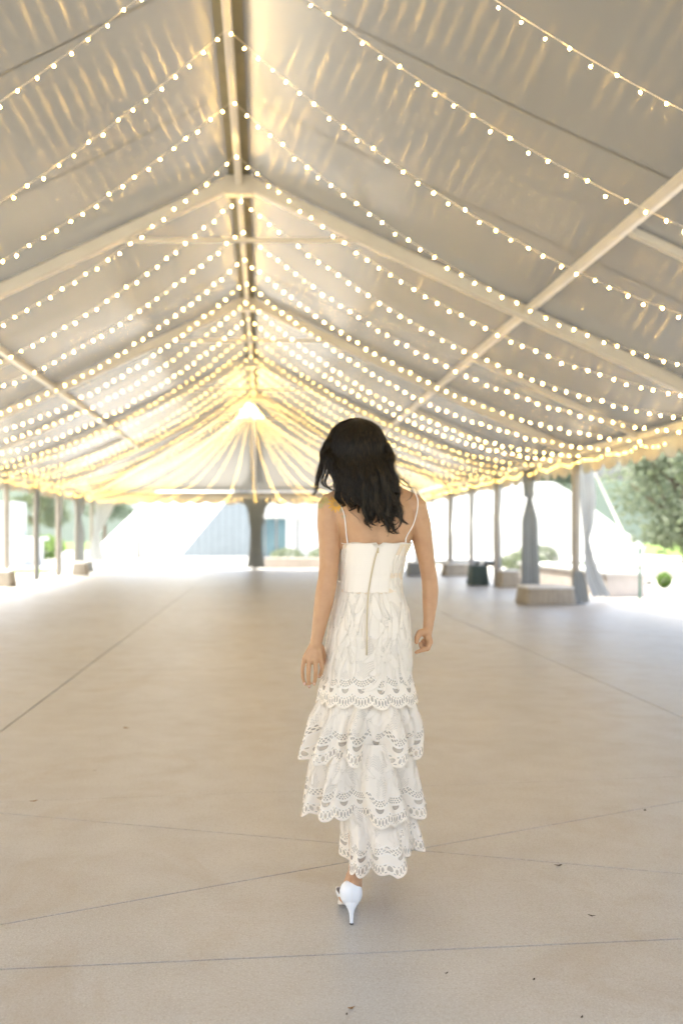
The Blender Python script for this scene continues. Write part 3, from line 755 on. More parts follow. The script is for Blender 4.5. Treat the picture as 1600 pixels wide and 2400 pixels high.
sk.add(vs, [(j * N + i, (j + 1) * N + i, (j + 1) * N + (i + 1) % N, j * N + (i + 1) % N) for j in range(len(ys_) - 1) for i in range(N)] + [tuple(range(N)), tuple(range((len(ys_) - 1) * N, len(ys_) * N))[::-1]])
# neck and head, bent forward and a little to the left
chain(sk, [(W(864, 1165, .0), .055), (W(860, 1135, .015), .050), (W(850, 1100, .035), .047)])
HC = W(838, 1066, .065)
sk.ball(HC, (.070, .088, .098), 24, 16)
sk.ball(HC + Vector((0, .055, -.055)), (.048, .045, .045), 16, 10)                       # jaw
sk.ball(HC + Vector((0, .098, -.022)), (.011, .016, .020), 10, 8)                        # nose
sk.ball(HC + Vector((0, .090, -.060)), (.022, .010, .007), 10, 8)                        # lips
sk.ball(HC + Vector((0, .094, -.088)), (.020, .016, .016), 10, 8)                        # chin
for s_ in (-1, 1):
    sk.ball(HC + Vector((s_ * .070, .0, -.02)), (.008, .016, .028), 10, 8)               # ears
    sk.ball(HC + Vector((s_ * .028, .078, .012)), (.022, .012, .010), 10, 8)             # brows
# shoulders and arms
chain(sk, [(W(812, 1168, .0), .044), (W(776, 1188, .0), .048), (W(770, 1230, -.01), .040), (W(772, 1275, -.02), .0375), (W(771, 1322, -.035), .034), (W(768, 1356, -.05), .0335),
           (W(764, 1378, -.055), .0345), (W(758, 1412, -.06), .033), (W(750, 1455, -.065), .0265), (W(743, 1494, -.07), .0215), (W(739, 1512, -.07), .021)])
chain(sk, [(W(926, 1170, .0), .044), (W(966, 1190, .0), .050), (W(982, 1228, .0), .040), (W(990, 1268, .01), .034), (W(999, 1315, .02), .0285), (W(1006, 1358, .03), .028),
           (W(1008, 1384, .03), .0285), (W(1007, 1412, .025), .0265), (W(1005, 1448, .015), .0205), (W(1002, 1474, .01), .0175), (W(1000, 1486, .008), .018)])
# trapezius slopes
chain(sk, [(W(866, 1140, .01), .045), (W(822, 1160, .01), .040), (W(790, 1172, .0), .036)])
chain(sk, [(W(872, 1140, .01), .045), (W(918, 1160, .01), .040), (W(950, 1174, .0), .036)])
# left hand, back towards the camera
kn = [(714, 1543, -.072), (726, 1548, -.080), (739, 1547, -.080), (750, 1542, -.072)]
for i, k_ in enumerate(kn):
    chain(sk, [(W(734 + 3.5 * i, 1510, -.07), .013), (W(*k_), .0108 if i else .0095)])
sk.ball(W(735, 1528, -.066), (.024, .010, .022), 16, 10)
F = [[(712, 1545, -.072), (708.5, 1571, -.066), (709.5, 1590, -.055), (714, 1605, -.046)],
     [(725, 1548, -.080), (722.5, 1578, -.074), (723, 1596, -.060), (724, 1610, -.050)],
     [(739, 1547, -.080), (740, 1574, -.076), (738.5, 1592, -.062), (736, 1604, -.052)],
     [(751, 1542, -.072), (755, 1564, -.066), (752, 1577, -.052), (747.5, 1587, -.042)]]
for i, f in enumerate(F): chain(sk, [(W(*p), r_ * (.86 if i in (0,) else 1)) for p, r_ in zip(f, (.0092, .0082, .0074, .0062))], 10)
chain(sk, [(W(751, 1516, -.06), .012), (W(758, 1536, -.04), .0105), (W(757, 1552, -.028), .0092), (W(754, 1564, -.022), .0078)], 10)
# right hand, loosely curled, seen from the thumb side
for i in range(4):
    dz = -.018 + .017 * i
    chain(sk, [(W(1000 + i * .6, 1484, .008 + dz * .5), .014), (W(1007 - i, 1506, dz + .004), .0115)])
F = [[(1007, 1506, -.018), (1002, 1521, -.026), (989, 1524, -.030), (975, 1529, -.030)],
     [(1007, 1508, -.002), (1000, 1522, -.008), (988, 1519, -.012), (984, 1508, -.012)],
     [(1006, 1508, .014), (999, 1520, .012), (990, 1515, .010), (989, 1504, .008)],
     [(1004, 1505, .028), (998, 1515, .028), (991, 1510, .026), (991, 1501, .022)]]
for i, f in enumerate(F): chain(sk, [(W(*p), r_) for p, r_ in zip(f, (.0098, .0088, .0080, .0066))], 10)
chain(sk, [(W(996, 1482, -.006), .0155), (W(984, 1483, -.018), .0125), (W(977, 1494, -.026), .0100), (W(975.5, 1506, -.028), .0078)], 10)
# legs: the left one behind on its heel, the right one stepping forward
chain(sk, [(W(832, 1600, .02), .078), (W(836, 1700, .0), .062), (W(838, 1790, .0), .048), (W(838, 1850, -.02), .047), (W(840, 1930, -.045), .036), (pt(836, 2010, 3.345), .026), (pt(832, 2052, 3.335), .025), (pt(828, 2085, 3.328), .028)])
chain(sk, [(pt(829, 2072, 3.325), .029), (pt(822, 2094, 3.36), .026), (pt(817, 2102, 3.41), .021), (pt(813, 2102, 3.455), .017), (pt(810, 2098, 3.51), .011)])
chain(sk, [(pt(830, 2050, 3.35), .026), (pt(821, 2078, 3.39), .027), (pt(812, 2096, 3.44), .027), (pt(808, 2106, 3.49), .018)])
sk.ball(pt(812, 2104, 3.42), (.029, .05, .015), 16, 10)
chain(sk, [(W(895, 1600, .06), .078), (W(902, 1700, .16), .062), (W(904, 1780, .26), .052), (pt(900, 1830, 3.78), .048), (pt(892, 1900, 3.88), .034), (Vector((.468, 3.94, .155)), .027), (Vector((.468, 3.95, .10)), .028)])
chain(sk, [(Vector((.468, 3.95, .10)), .028), (Vector((.472, 4.02, .065)), .028), (Vector((.478, 4.08, .036)), .024), (Vector((.48, 4.14, .026)), .015)])
me = sk.mesh('body', M['skin']); tmp = bpy.data.objects.new('body', me); col.objects.link(tmp)
m_ = tmp.modifiers.new('r', 'REMESH'); m_.mode = 'VOXEL'; m_.voxel_size = .0031; m_.use_smooth_shade = True
m_ = tmp.modifiers.new('s', 'SMOOTH'); m_.iterations = 7; m_.factor = .5
dg = bpy.context.evaluated_depsgraph_get(); ev = tmp.evaluated_get(dg)
body_me = bpy.data.meshes.new_from_object(ev); body_me.name = 'body'; tmp.modifiers.clear(); tmp.data = body_me; bpy.data.meshes.remove(me)
if not body_me.materials: body_me.materials.append(M['skin'])
body = tmp; attach(body, root)
bpy.context.view_layer.update()
from mathutils.bvhtree import BVHTree
bvh = BVHTree.FromPolygons([v.co.copy() for v in body_me.vertices], [tuple(p.vertices) for p in body_me.polygons])
CAMP = Vector((0, 0, EYE))
def on_skin(x, y, off=.002):
    d = (W(x, y) - CAMP).normalized(); h = bvh.ray_cast(CAMP, d)
    return (h[0] + h[1] * off) if h[0] is not None else W(x, y, -.05)
for s_ in (-1, 1):
    e_ = MB().ball(HC + Vector((s_ * .028, .080, -.002)), .0115, 12, 8).build('eye', simple('eye', (.5, .5, .48), .2), body, True)
# nails on the left hand
nail = simple('nail', (.66, .46, .40), .25, .5, 0, 0, 1, 0)
for (x, y, dd) in ((713.5, 1602, -.053), (724, 1607, -.057), (736, 1601, -.059), (748, 1584, -.049)):
    MB().ball(W(x, y, dd), (.0045, .0022, .0062), 8, 6).build('nail', nail, body, True)

# ---- dress
def lace(name, hem=True, lined=True):
    k = NT(name)
    uv = k.n('ShaderNodeTexCoord').outputs['UV']; sp = k.n('ShaderNodeSeparateXYZ', {0: uv}).outputs
    u, v = sp[0], sp[1]
    def cell(x, period): return k.math('SUBTRACT', k.math('FRACT', k.math('DIVIDE', x, period)), .5)      # -.5..-.5
    def ell(cu, pu, cv, ru, rv, vc=None):
        a = k.math('DIVIDE', k.math('MULTIPLY', cu, pu), ru); b = k.math('DIVIDE', cv, rv)
        return k.math('LESS_THAN', k.math('ADD', k.math('MULTIPLY', a, a), k.math('MULTIPLY', b, b)), 1.0)
    def band(a, b): return k.math('MULTIPLY', k.math('GREATER_THAN', v, a), k.math('LESS_THAN', v, b))
    def AND(a, b): return k.math('MULTIPLY', a, b)
    def OR(a, b): return k.math('MAXIMUM', a, b)
    # fine net: diagonal mesh of round holes
    s = .0056
    a1 = cell(k.math('ADD', u, v), s); b1 = cell(k.math('SUBTRACT', u, v), s)
    net = k.math('LESS_THAN', k.math('ADD', k.math('MULTIPLY', a1, a1), k.math('MULTIPLY', b1, b1)), .055)
    pm_ = k.noise(k.coord(scale=(1, 1, .45)), 26, 2)
    net = k.math('MULTIPLY', net, k.math('GREATER_THAN', pm_, .52))
    if hem:
        P = .0104
        o1 = ell(cell(u, P), P, k.math('SUBTRACT', v, .022), .0030, .0098)
        u2 = k.math('ADD', u, P / 2)
        o2 = OR(ell(cell(u2, P), P, k.math('SUBTRACT', v, .0360), .0021, .0024), ell(cell(u2, P), P, k.math('SUBTRACT', v, .0105), .0020, .0022))
        P3 = .064
        key = AND(ell(cell(u, P3), P3, k.math('SUBTRACT', v, .066), .0135, .013), k.math('LESS_THAN', v, .068))
        P2 = .0088
        c1 = ell(cell(u, P2), P2, k.math('SUBTRACT', v, .0790), .0026, .0030); c2 = ell(cell(k.math('ADD', u, P2 / 2), P2), P2, k.math('SUBTRACT', v, .0865), .0026, .0030); c3 = ell(cell(u, P2), P2, k.math('SUBTRACT', v, .0940), .0026, .0030)
        holes = OR(OR(o1, o2), OR(OR(key, c1), OR(c2, c3)))
        holes = OR(holes, AND(k.math('GREATER_THAN', v, .1015), net))
        edge = OR(band(.0395, .0430), band(.0700, .0745)); edge = OR(edge, band(.0980, .1015))
    else:
        holes = net; edge = 0.0
    vv = k.coord()
    wv = k.n('ShaderNodeTexWave', {'Vector': vv, 'Scale': 260, 'Distortion': 2}).outputs['Fac']
    nz = k.noise(vv, 25, 3)
    c = k.mix(nz, (.88, .80, .69), (.85, .765, .65))
    c = k.mix(k.math('MULTIPLY', edge, .6), c, (.86, .82, .75)) if hem else c
    h = k.math('ADD', k.math('MULTIPLY', wv, .3), k.math('MULTIPLY', k.math('SUBTRACT', 1.0, holes), .8))
    if hem: h = k.math('ADD', h, edge)
    nb = k.bump(h, .3, .0010)
    sh = k.mixs(.08, k.bsdf(c, .8, .15, 0, nb), k.n('ShaderNodeBsdfTranslucent', {0: c}).outputs[0])
    tr = k.n('ShaderNodeBsdfTransparent').outputs[0]
    return k.done(k.mixs(k.math('MULTIPLY', holes, .62), sh, tr))
M['lace'] = lace('lace_ruffle'); M['lace_net'] = lace('lace_net', False)
def motif_mat():
    k = NT('lace_leaf'); v = k.coord()
    c = k.mix(k.noise(v, 40, 2), (.88, .80, .69), (.85, .765, .65))
    nb = k.bump(k.noise(v, 600, 2), .3, .0008)
    return k.done(k.mixs(.06, k.bsdf(c, .78, .15, 0, nb), k.n('ShaderNodeBsdfTranslucent', {0: c}).outputs[0]))
M['motif'] = motif_mat()
def ribbed():
    k = NT('ribbed_cream_knit'); v = k.coord(); w = k.n('ShaderNodeTexWave', {'Vector': v, 'Scale': 42, 'Distortion': 1.2, 'Detail': 2, 'Detail Scale': 3}, bands_direction='Z').outputs['Fac']
    c = k.mix(k.math('MULTIPLY', w, .2), (.84, .755, .65), (.80, .71, .60))
    return k.done(k.bsdf(c, .8, .15, 0, k.bump(w, .18, .0008)))
M['rib'] = ribbed()
M['lining'] = simple('cream_lining', (.82, .67, .49), .85, .1, 0, .08, 12, .2, 200)
M['satin'] = simple('white_satin', (.84, .84, .84), .32, .5, 0, .02, 8, .03, 300)
M['gold'] = simple('brass_zip', (.62, .50, .30), .5, .5, .4, .1, 30, .2, 500)
M['sole'] = simple('dark_sole', (.06, .05, .04), .6)
M['strapm'] = simple('cream_strap', (.84, .80, .74), .6, .2, 0, 0, 1, 0)

dress = torso_pt(0, 1400); dr = MB()
FIT = [(1272, 799, 963, .103, 0), (1300, 795, 951, .097, 0), (1350, 793, 942, .089, 0), (1388, 789, 943, .092, 0), (1434, 777, 958, .110, -.004), (1495, 765, 965, .122, -.006),
       (1550, 757, 967, .120, 0), (1590, 753, 967, .118, .0), (1622, 745, 975, .136, .01), (1662, 738, 983, .154, .01)]
def fold_fn(seed, n1):
    r = random.Random(seed); comps = [(n1, r.uniform(0, 6.28), 1.0), (n1 * 2 - 1, r.uniform(0, 6.28), .55), (max(2, n1 // 2), r.uniform(0, 6.28), .6), (n1 * 3 + 1, r.uniform(0, 6.28), .22)]
    def f(th): 
        s_ = sum(a * math.sin(n * th + p) for n, p, a in comps); return math.tanh(s_ * 1.1)
    return f
class Tier:
    def __init__(s, rows, seed=0, nf=9, amp=(0, 0), hem=None, scal=.019, cyd=0.0, e=.92):
        s.rows = rows; s.f = fold_fn(seed, nf); s.amp = amp; s.hem = hem; s.scal = scal; s.y0 = rows[0][0]; s.y1 = rows[-1][0]; s.e = e
        l, r = rows[-1][1:3]; s.circ = math.pi * ((r - l) / SC + 2 * rows[-1][3]) / 2 * 1.06; s.ns = max(4, 2 * round(s.circ / .128))
    def base(s, th, y, off=0.0):
        l, r, hd, cd = interp(s.rows, y); t = (y - s.y0) / (s.y1 - s.y0)
        am = s.amp[0] + (s.amp[1] - s.amp[0]) * max(0, min(1.1, t)) ** 1.3
        q = 1 + am * (s.f(th + .10 * math.sin(3 * t + 2 * th)) - .8)
        cx = (l + r) / 2; a = ((r - l) / 2 / SC) * q + off; b = hd * q + off; base = W(cx, y, cd); base.z = W(cx, y, cd - hd * .85).z; sn, c = math.sin(th), math.cos(th)
        return Vector((base.x + a * math.copysign(abs(sn) ** s.e, sn), base.y - b * math.copysign(abs(c) ** s.e, c), base.z))
    def ybot(s, th):
        y = s.y1
        if s.hem: y += s.hem(math.sin(th))
        y += 30 * s.amp[1] * s.f(th)
        return y - s.scal * SC * (1 - abs(math.sin(s.ns * th / 2)) ** .75)
    def build(s, name, mat, nth=360, nv=34, solid=.0012, open_top=None):
        vs, uvs = [], []
        for j in range(nv + 1):
            for i in range(nth + 1):
                th = -math.pi + 2 * math.pi * i / nth; yb = s.ybot(th); yt = s.y0
                if open_top: yt = s.y0 + open_top(th)
                y = yt + (yb - yt) * j / nv
                vs.append(s.base(th, y)); uvs.append(((th + math.pi) / (2 * math.pi) * s.ns * .064, (yb - y) / SC))
        mb = MB(); w = nth + 1
        fs = [(j * w + i, (j + 1) * w + i, (j + 1) * w + i + 1, j * w + i + 1) for j in range(nv) for i in range(nth)]
        mb.add(vs, fs); me = mb.mesh(name, mat, True); uvl = me.uv_layers.new(name='uv')
        li = np.empty(len(me.loops), dtype=np.int32); me.loops.foreach_get('vertex_index', li)
        uvl.data.foreach_set('uv', np.array(uvs, dtype=np.float32)[li].ravel())
        o = bpy.data.objects.new(name, me); col.objects.link(o); return o
    def leaves(s, mb, n, seed, vmin, vmax, th0=-1.9, th1=1.9, L=(.09, .155), wd=(.020, .032), off=.0009, ang0=.8):
        r = random.Random(seed); placed = []
        tries = 0
        while len(placed) < n and tries < n * 60:
            tries += 1
            th = r.uniform(th0, th1); y = r.uniform(vmin, vmax)
            rad = ((s.rows[-1][2] - s.rows[-1][1]) / 2 / SC)
            X, Z = th * rad, -y / SC
            if any((X - a) ** 2 + ((Z - b) * .62) ** 2 < (.034) ** 2 for a, b in placed): continue
            placed.append((X, Z)); Ln, wd_ = r.uniform(*L), r.uniform(*wd)
            ang = r.choice((-1, 1)) * r.uniform(.15, .75) * ang0 + math.pi / 2; cur = r.choice((-1, 1)) * r.uniform(.8, 1.9)
            pts = []; x, z, a = X, Z - Ln / 2, ang - cur / 2
            K = 12
            for i in range(K + 1):
                pts.append((x, z, a)); x += math.cos(a) * Ln / K; z += math.sin(a) * Ln / K; a += cur / K * (1 if i < K * .6 else -1.4)
            def S(x, z, o_): return s.base(x / rad, min(-z * SC, s.y1 - 4), o_)
            vs = []; 
            for i, (x, z, a) in enumerate(pts):
                t = i / K; w_ = wd_ * .5 * (math.sin(math.pi * t ** .8) ** .8 + .05)
                for c in (-1, -.5, 0, .5, 1): vs.append(S(x - math.sin(a) * w_ * c, z + math.cos(a) * w_ * c, off + .0004 * (1 - c * c) + (.0006 if abs(c) == 1 else 0)))
            half = r.random() < .45
            cr = range(0, 4) if not half else range(0, 2)
            mb.add(vs, [(i * 5 + c, i * 5 + c + 1, (i + 1) * 5 + c + 1, (i + 1) * 5 + c) for i in range(K) for c in cr])
            for c in (0, 4):
                mb.tube([vs[i * 5 + c] for i in range(K + 1)], .0009, 4)
            if half: mb.tube([vs[i * 5 + 2] for i in range(K + 1)], .0008, 4)
# bodice and fitted skirt
T0 = Tier(FIT, 1, 8, (0, .035), scal=.017)
def top_edge(th):
    d = 0
    a = abs(th)
    if a < .07: d = 9 * (1 - a / .07)                     # small notch at the zip
    return d - 1.5 * math.cos(th * 9) * .6 - 5 * max(0, (a - 1.3))
fit = T0.build('fitted_lace', M['lace'], 420, 80, open_top=top_edge)
dress_root = fit; dress_root.name = 'dress'; attach(fit, root)
mb = MB(); T0.leaves(mb, 120, 15, 1400, 1572, -2.2, 2.2)
T0.leaves(mb, 26, 6, 1290, 1385, .62, 2.0, L=(.04, .07), wd=(.008, .014)); T0.leaves(mb, 22, 7, 1290, 1385, -2.0, -.62, L=(.04, .07), wd=(.008, .014))
tag(mb.build('lace_motif', M['motif'], dress_root, True), kind='stuff')
# plain ribbed centre panels, meeting along the zip
def zip_a(y): return float(np.interp(y, (1272, 1285, 1328, 1386, 1447, 1495, 1534), (0, 0, -.035, -.10, -.14, -.12, -.10)))
def rib_panel(side):
    def fn(u, v):
        y = 1275 + (1388 - 1275) * v
        ao = (-1.0 + .05 * v) if side < 0 else (.62 - .16 * v)
        ai = zip_a(y) + side * .016
        th = ai + (ao - ai) * u
        if v == 0 and u < .12: y += 8
        return T0.base(th, y, .0028 * (1 - u ** 6) + .0006)
    g = MB().grid(fn, 26, 60).build('bodice_panel', M['rib'], dress_root, True)
    MB().tube([T0.base((-1.0 + .05 * t / 20) if side < 0 else (.62 - .16 * t / 20), 1276 + 112 * t / 20, .0020) for t in range(21)], .0009, 5).build('seam', M['motif'], dress_root, True)
rib_panel(-1); rib_panel(1)
MB().tube([T0.base(-1.7 + 3.4 * t / 90, 1274 + top_edge(-1.7 + 3.4 * t / 90) , .004) for t in range(91)], .0016, 5).build('edging', M['motif'], dress_root, True)
MB().tube([T0.base(-.95 + 1.41 * t / 40, 1388 + 1.0 * math.sin(t), .0032) for t in range(41)], .0009, 5).build('seam', M['motif'], dress_root, True)
# zip
zp = catmull([T0.base(a, y, .006) for y, a in ((1285, .0), (1328, -.035), (1386, -.10), (1447, -.14), (1495, -.12), (1534, -.10))], 8)
def zip_ribbon():
    mb = MB(); vs = []
    for p in zp: vs += [p + Vector((-.0024, .001, 0)), p + Vector((-.0012, -.0012, 0)), p + Vector((.0012, -.0012, 0)), p + Vector((.0024, .001, 0))]
    return mb.add(vs, [(i * 4 + c, i * 4 + c + 1, (i + 1) * 4 + c + 1, (i + 1) * 4 + c) for i in range(len(zp) - 1) for c in range(3)])
zo = zip_ribbon().build('zipper', M['gold'], dress_root, True)
MB().beam(zp[0] + Vector((0, -.003, .002)), zp[0] + Vector((0, -.004, -.016)), .0045, .002).build('zip_pull', M['gold'], dress_root)
for s_ in (-1, 1):
    MB().tube([p + Vector((s_ * .0032, -.0005, 0)) for p in zp], .0011, 4).build('zip_welt', M['motif'], dress_root, True)
# shoulder straps
for pts_ in (((813, 1274), (812, 1250), (811, 1236), (806, 1202), (794, 1173), (784, 1145), (782, 1139)), ((942, 1276), (951, 1258), (966, 1231), (976, 1200), (978, 1175), (973, 1156), (968, 1149))):
    P_ = [on_skin(x, y, .0022) for x, y in pts_]; P_[0] = T0.base(math.asin(max(-1, min(1, (pts_[0][0] - 881) / 84))), 1275, .004)
    P_.append(P_[-1] + Vector((0, .05, .004))); P_.append(P_[-1] + Vector((0, .05, -.05)))
    MB().tube(catmull(P_, 6), .0021, 6).build('strap', M['strapm'], dress_root, True)
# lining under the tiers
LIN = Tier([(1276, 797.5, 963, .1015, 0), (1300, 795.8, 950.8, .0958, 0), (1350, 794, 941, .0878, 0), (1388, 790.5, 941.6, .0908, 0), (1434, 779, 956, .1070, -.004), (1495, 769, 961, .1160, -.006), (1590, 759, 961, .108, 0), (1700, 756, 958, .118, .03), (1860, 756, 951, .13, .05)], 3, 6, (0, .0), scal=0)
LIN.build('lining', M['lining'], 160, 20); lo = bpy.data.objects['lining']; attach(lo, dress_root)
# three gathered tiers
hem1 = lambda s_: 3 * math.sin(5 * s_) + 2
T1 = Tier([(1604, 761, 962, .112, .0), (1640, 750, 970, .125, .01), (1662, 741, 977, .138, .01), (1700, 722, 989, .165, .01), (1735, 712, 994, .175, .01), (1790, 700, 992, .185, .01)], 12, 10, (.03, .23), hem=hem1)
T2 = Tier([(1744, 735, 968, .15, .02), (1803, 720, 980, .165, .02), (1861, 711, 991, .18, .03), (1928, 700, 1003, .195, .03)], 23, 8, (.04, .21), hem=lambda s_: 4 * math.sin(4 * s_ + 1) + 3)
T3 = Tier([(1876, 776, 964, .125, .03), (1934, 797, 970, .155, .03), (1985, 799, 984, .185, .03), (2048, 794, 998, .20, .03)], 31, 6, (.03, .17), hem=lambda s_: (6 if s_ < .06 else 6 - 46 * min(1, (abs(s_) ** .64 - .165) / .5)), e=.64)
for i, (T, n, y0, y1, sd) in enumerate(((T1, 60, 1640, 1712, 40), (T2, 70, 1770, 1852, 41), (T3, 50, 1900, 1972, 42))):
    o = T.build('ruffle_tier', M['lace'], 400, 40); attach(o, dress_root)
    mb = MB(); T.leaves(mb, n, sd, y0, y1, -1.9, 1.9, L=(.06, .10), wd=(.014, .024)); tag(mb.build('lace_motif', M['motif'], dress_root, True), kind='stuff')
LIN2 = Tier([(1740, 752, 950, .10, .03), (1860, 750, 955, .115, .03), (1895, 755, 955, .115, .03)], 8, 7, (.02, .03), scal=0)
LIN2.build('underskirt', M['lining'], 160, 16); lo = bpy.data.objects['underskirt']; attach(lo, dress_root)

# ---- shoes
def shoe(T, label=None):
    """T maps local (x right, y forward, z up) to the world; heel tip at the local origin"""
    r = empty('shoe', T(0, .08, 0)); attach(r, root)
    if label: r['label'] = label
    L = .235
    def sole_z(y):   # height of the sole line along the foot
        t = y / L
        return .012 + .060 * max(0, 1 - max(0, (t - .12)) / .48) ** 1.6 if t > .12 else .072
    secs = []
    ns = 26
    for i in range(ns + 1):
        t = i / ns; y = -.012 + t * (L + .012)
        w = .0305 * math.sin(math.pi * min(1, (t + .001) / .20) / 2) ** .5 if t < .2 else (.0365 - .009 * math.sin(math.pi * (t - .2) / .3) if t < .5 else .0365 + .006 * (t - .5) / .1 if t < .6 else .0425 * (1 - ((t - .60) / .42) ** 2 * .92 if t > .6 else 1) )
        w = max(w, .002)
        hgt = .046 if t < .10 else (.046 - .020 * min(1, (t - .10) / .22) if t < .34 else (.026 if t < .40 else .026 + .022 * min(1, (t - .40) / .2)))
        secs.append((y, w, sole_z(y), hgt, t))
    mb = MB(); vs = []; K = 22
    for y, w, z, h, t in secs:
        closed = t > .70
        for j in range(K + 1):
            q = j / K * 2 - 1                       # -1 left rim .. 1 right rim
            if not closed: a = q * math.pi * .5 * 1.05
            else: a = q * math.pi * .999
            if closed: X = w * math.sin(a); Z = z + h * .5 * (1 - math.cos(a)) * (1 - .5 * (t - .66))
            else:
                X = w * math.sin(a) if abs(a) < math.pi / 2 else w * math.sin(a)
                Z = z + h * (1 - math.cos(a)) / (1 - math.cos(math.pi * .5 * 1.05))
            vs.append(T(X, y + .02 - (.006 * math.sin(math.pi * min(1, (Z - z) / .08)) if t < .05 else 0), Z))
    mb.add(vs, [(i * (K + 1) + j, (i + 1) * (K + 1) + j, (i + 1) * (K + 1) + j + 1, i * (K + 1) + j + 1) for i in range(ns) for j in range(K)])
    up = mb.build('upper', M['satin'], r, True); fin(up, solid=.0022)
    # heel cup: rounded back counter
    mb = MB(); vs = []; NA, NZ = 28, 18
    def cup_pt(t, a, o_=0):
        po = math.pi * (.90 - .80 * t); rr = math.sin(po) ** .9
        return T((.0372 + o_) * rr * math.sin(a), .030 - (.036 + o_) * rr * math.cos(a), .094 + .0425 * math.cos(po) - .010 * max(0, abs(a) - 1.5) * t)
    for j in range(NZ + 1):
        for i in range(NA + 1): vs.append(cup_pt(j / NZ, -math.pi * .66 + math.pi * 1.32 * i / NA))
    mb.add(vs, [(j * (NA + 1) + i, j * (NA + 1) + i + 1, (j + 1) * (NA + 1) + i + 1, (j + 1) * (NA + 1) + i) for j in range(NZ) for i in range(NA)])
    cup = mb.build('heel_cup', M['satin'], r, True); fin(cup, solid=.002)
    MB().tube([cup_pt(t / 14, 0, .0010) for t in range(1, 14)], .0006, 4).build('seam', M['strapm'], r, True)
    # stiletto
    hp = [((0, .020, .068), .0255), ((0, .014, .058), .0200), ((0, .009, .047), .0125), ((0, .006, .034), .0080), ((0, .004, .018), .0066), ((0, .002, .003), .0060)]
    MB().tube(catmull([T(*p) for p, _ in hp], 3), list(np.interp(np.linspace(0, 5, 16), range(6), [q for _, q in hp])), 14).build('stiletto_heel', M['satin'], r, True)
    MB().tube([T(0, .002, 0), T(0, .002, .0035)], .0063, 12).build('heel_tip', M['sole'], r)
    sm = MB(); vs = []
    for y, w, z, h, t in secs:
        for q in (-1, -.4, .4, 1): vs.append(T(q * w * .86, y + .02, z - .0035 + .002 * abs(q)))
    sm.add(vs, [(i * 4 + j, i * 4 + j + 1, (i + 1) * 4 + j + 1, (i + 1) * 4 + j) for i in range(ns) for j in range(3)])
    fin(sm.build('outsole', M['strapm'], r, True), solid=.002)
    return r
hx = pt(821.5, 2168, 3.29)
def TL(x, y, z, a=R(-1)):
    return Vector((hx.x + .003 + x * math.cos(a) - y * math.sin(a), 3.29 + x * math.sin(a) + y * math.cos(a), z + .0012))
shoe(TL)
shoe(lambda x, y, z, a=R(-3): Vector((.466 + x * math.cos(a) - y * math.sin(a), 3.915 + x * math.sin(a) + y * math.cos(a), z + .0012)))

# ---- hair
def hairmat(name, c1, c2):
    k = NT(name); v = k.coord(scale=(1, 1, .25))
    c = k.mix(k.ramp(k.noise(v, 140, 2), [(.38, 0.0), (.66, 1.0)]), c1, c2)
    return k.done(k.bsdf(c, .5 if 'inner' in name else .36, .15 if 'inner' in name else .4, 0, None))
M['hair'] = hairmat('dark_hair', (.010, .008, .0045), (.045, .028, .012))
M['hair_in'] = hairmat('dark_hair_inner', (.008, .006, .004), (.012, .009, .005))
CC = W(834, 1068, .035); CA, CB, CZ = .108, .116, .124
cap = MB(); cap.ball(CC, (CA * .95, CB * .95, CZ * .96), 32, 22)
HM = [(1040, 800, 880, .03, .0), (1075, 782, 905, .055, -.03), (1110, 792, 914, .05, -.05), (1140, 804, 918, .04, -.068), (1165, 826, 915, .028, -.082), (1185, 855, 905, .012, -.09)]
yy = np.linspace(1040, 1185, 16); NN = 28
vs = []
for y in yy:
    l, r_, hd, cd = interp(HM, y); b = W((l + r_) / 2, y, cd)
    for i in range(NN):
        a = 2 * math.pi * i / NN; vs.append((b.x + (r_ - l) / 2 / SC * math.sin(a), b.y - hd * math.cos(a), b.z))
cap.add(vs, [(j * NN + i, (j + 1) * NN + i, (j + 1) * NN + (i + 1) % NN, j * NN + (i + 1) % NN) for j in range(15) for i in range(NN)] + [tuple(range(NN)), tuple(range(15 * NN, 16 * NN))[::-1]])
hair_base = cap.build('hair', M['hair_in'], root, True)
hr = random.Random(77)
# locks: azimuth on the head (degrees, 0 = facing the camera), then px points (x, y, depth) it passes, curl, strands
LOCKS = []
def lock(phi, pts, n=60, spread=.014, curl=.006, tip=.25, rad=.00048): LOCKS.append((phi, pts, n, spread, curl, tip, rad))
# left lock hanging free in front of the shoulder
lock(-100, [(755, 1080, -.02), (743, 1120, -.03), (731, 1160, -.03)], 90, .012, .002, .35)
lock(-88, [(758, 1078, -.04), (748, 1118, -.05), (737, 1152, -.05), (730, 1168, -.05)], 90, .012, .003, .3)
lock(-78, [(766, 1070, -.06), (760, 1105, -.07), (756, 1132, -.08), (768, 1143, -.09), (800, 1132, -.10)], 34, .010, .003, .3)
lock(-70, [(772, 1072, -.07), (768, 1110, -.08), (764, 1135, -.09), (780, 1150, -.10), (806, 1146, -.11)], 36, .008, .003, .3)
lock(-66, [(776, 1075, -.08), (778, 1110, -.09), (784, 1140, -.10), (798, 1158, -.11)], 46, .010, .004, .3)
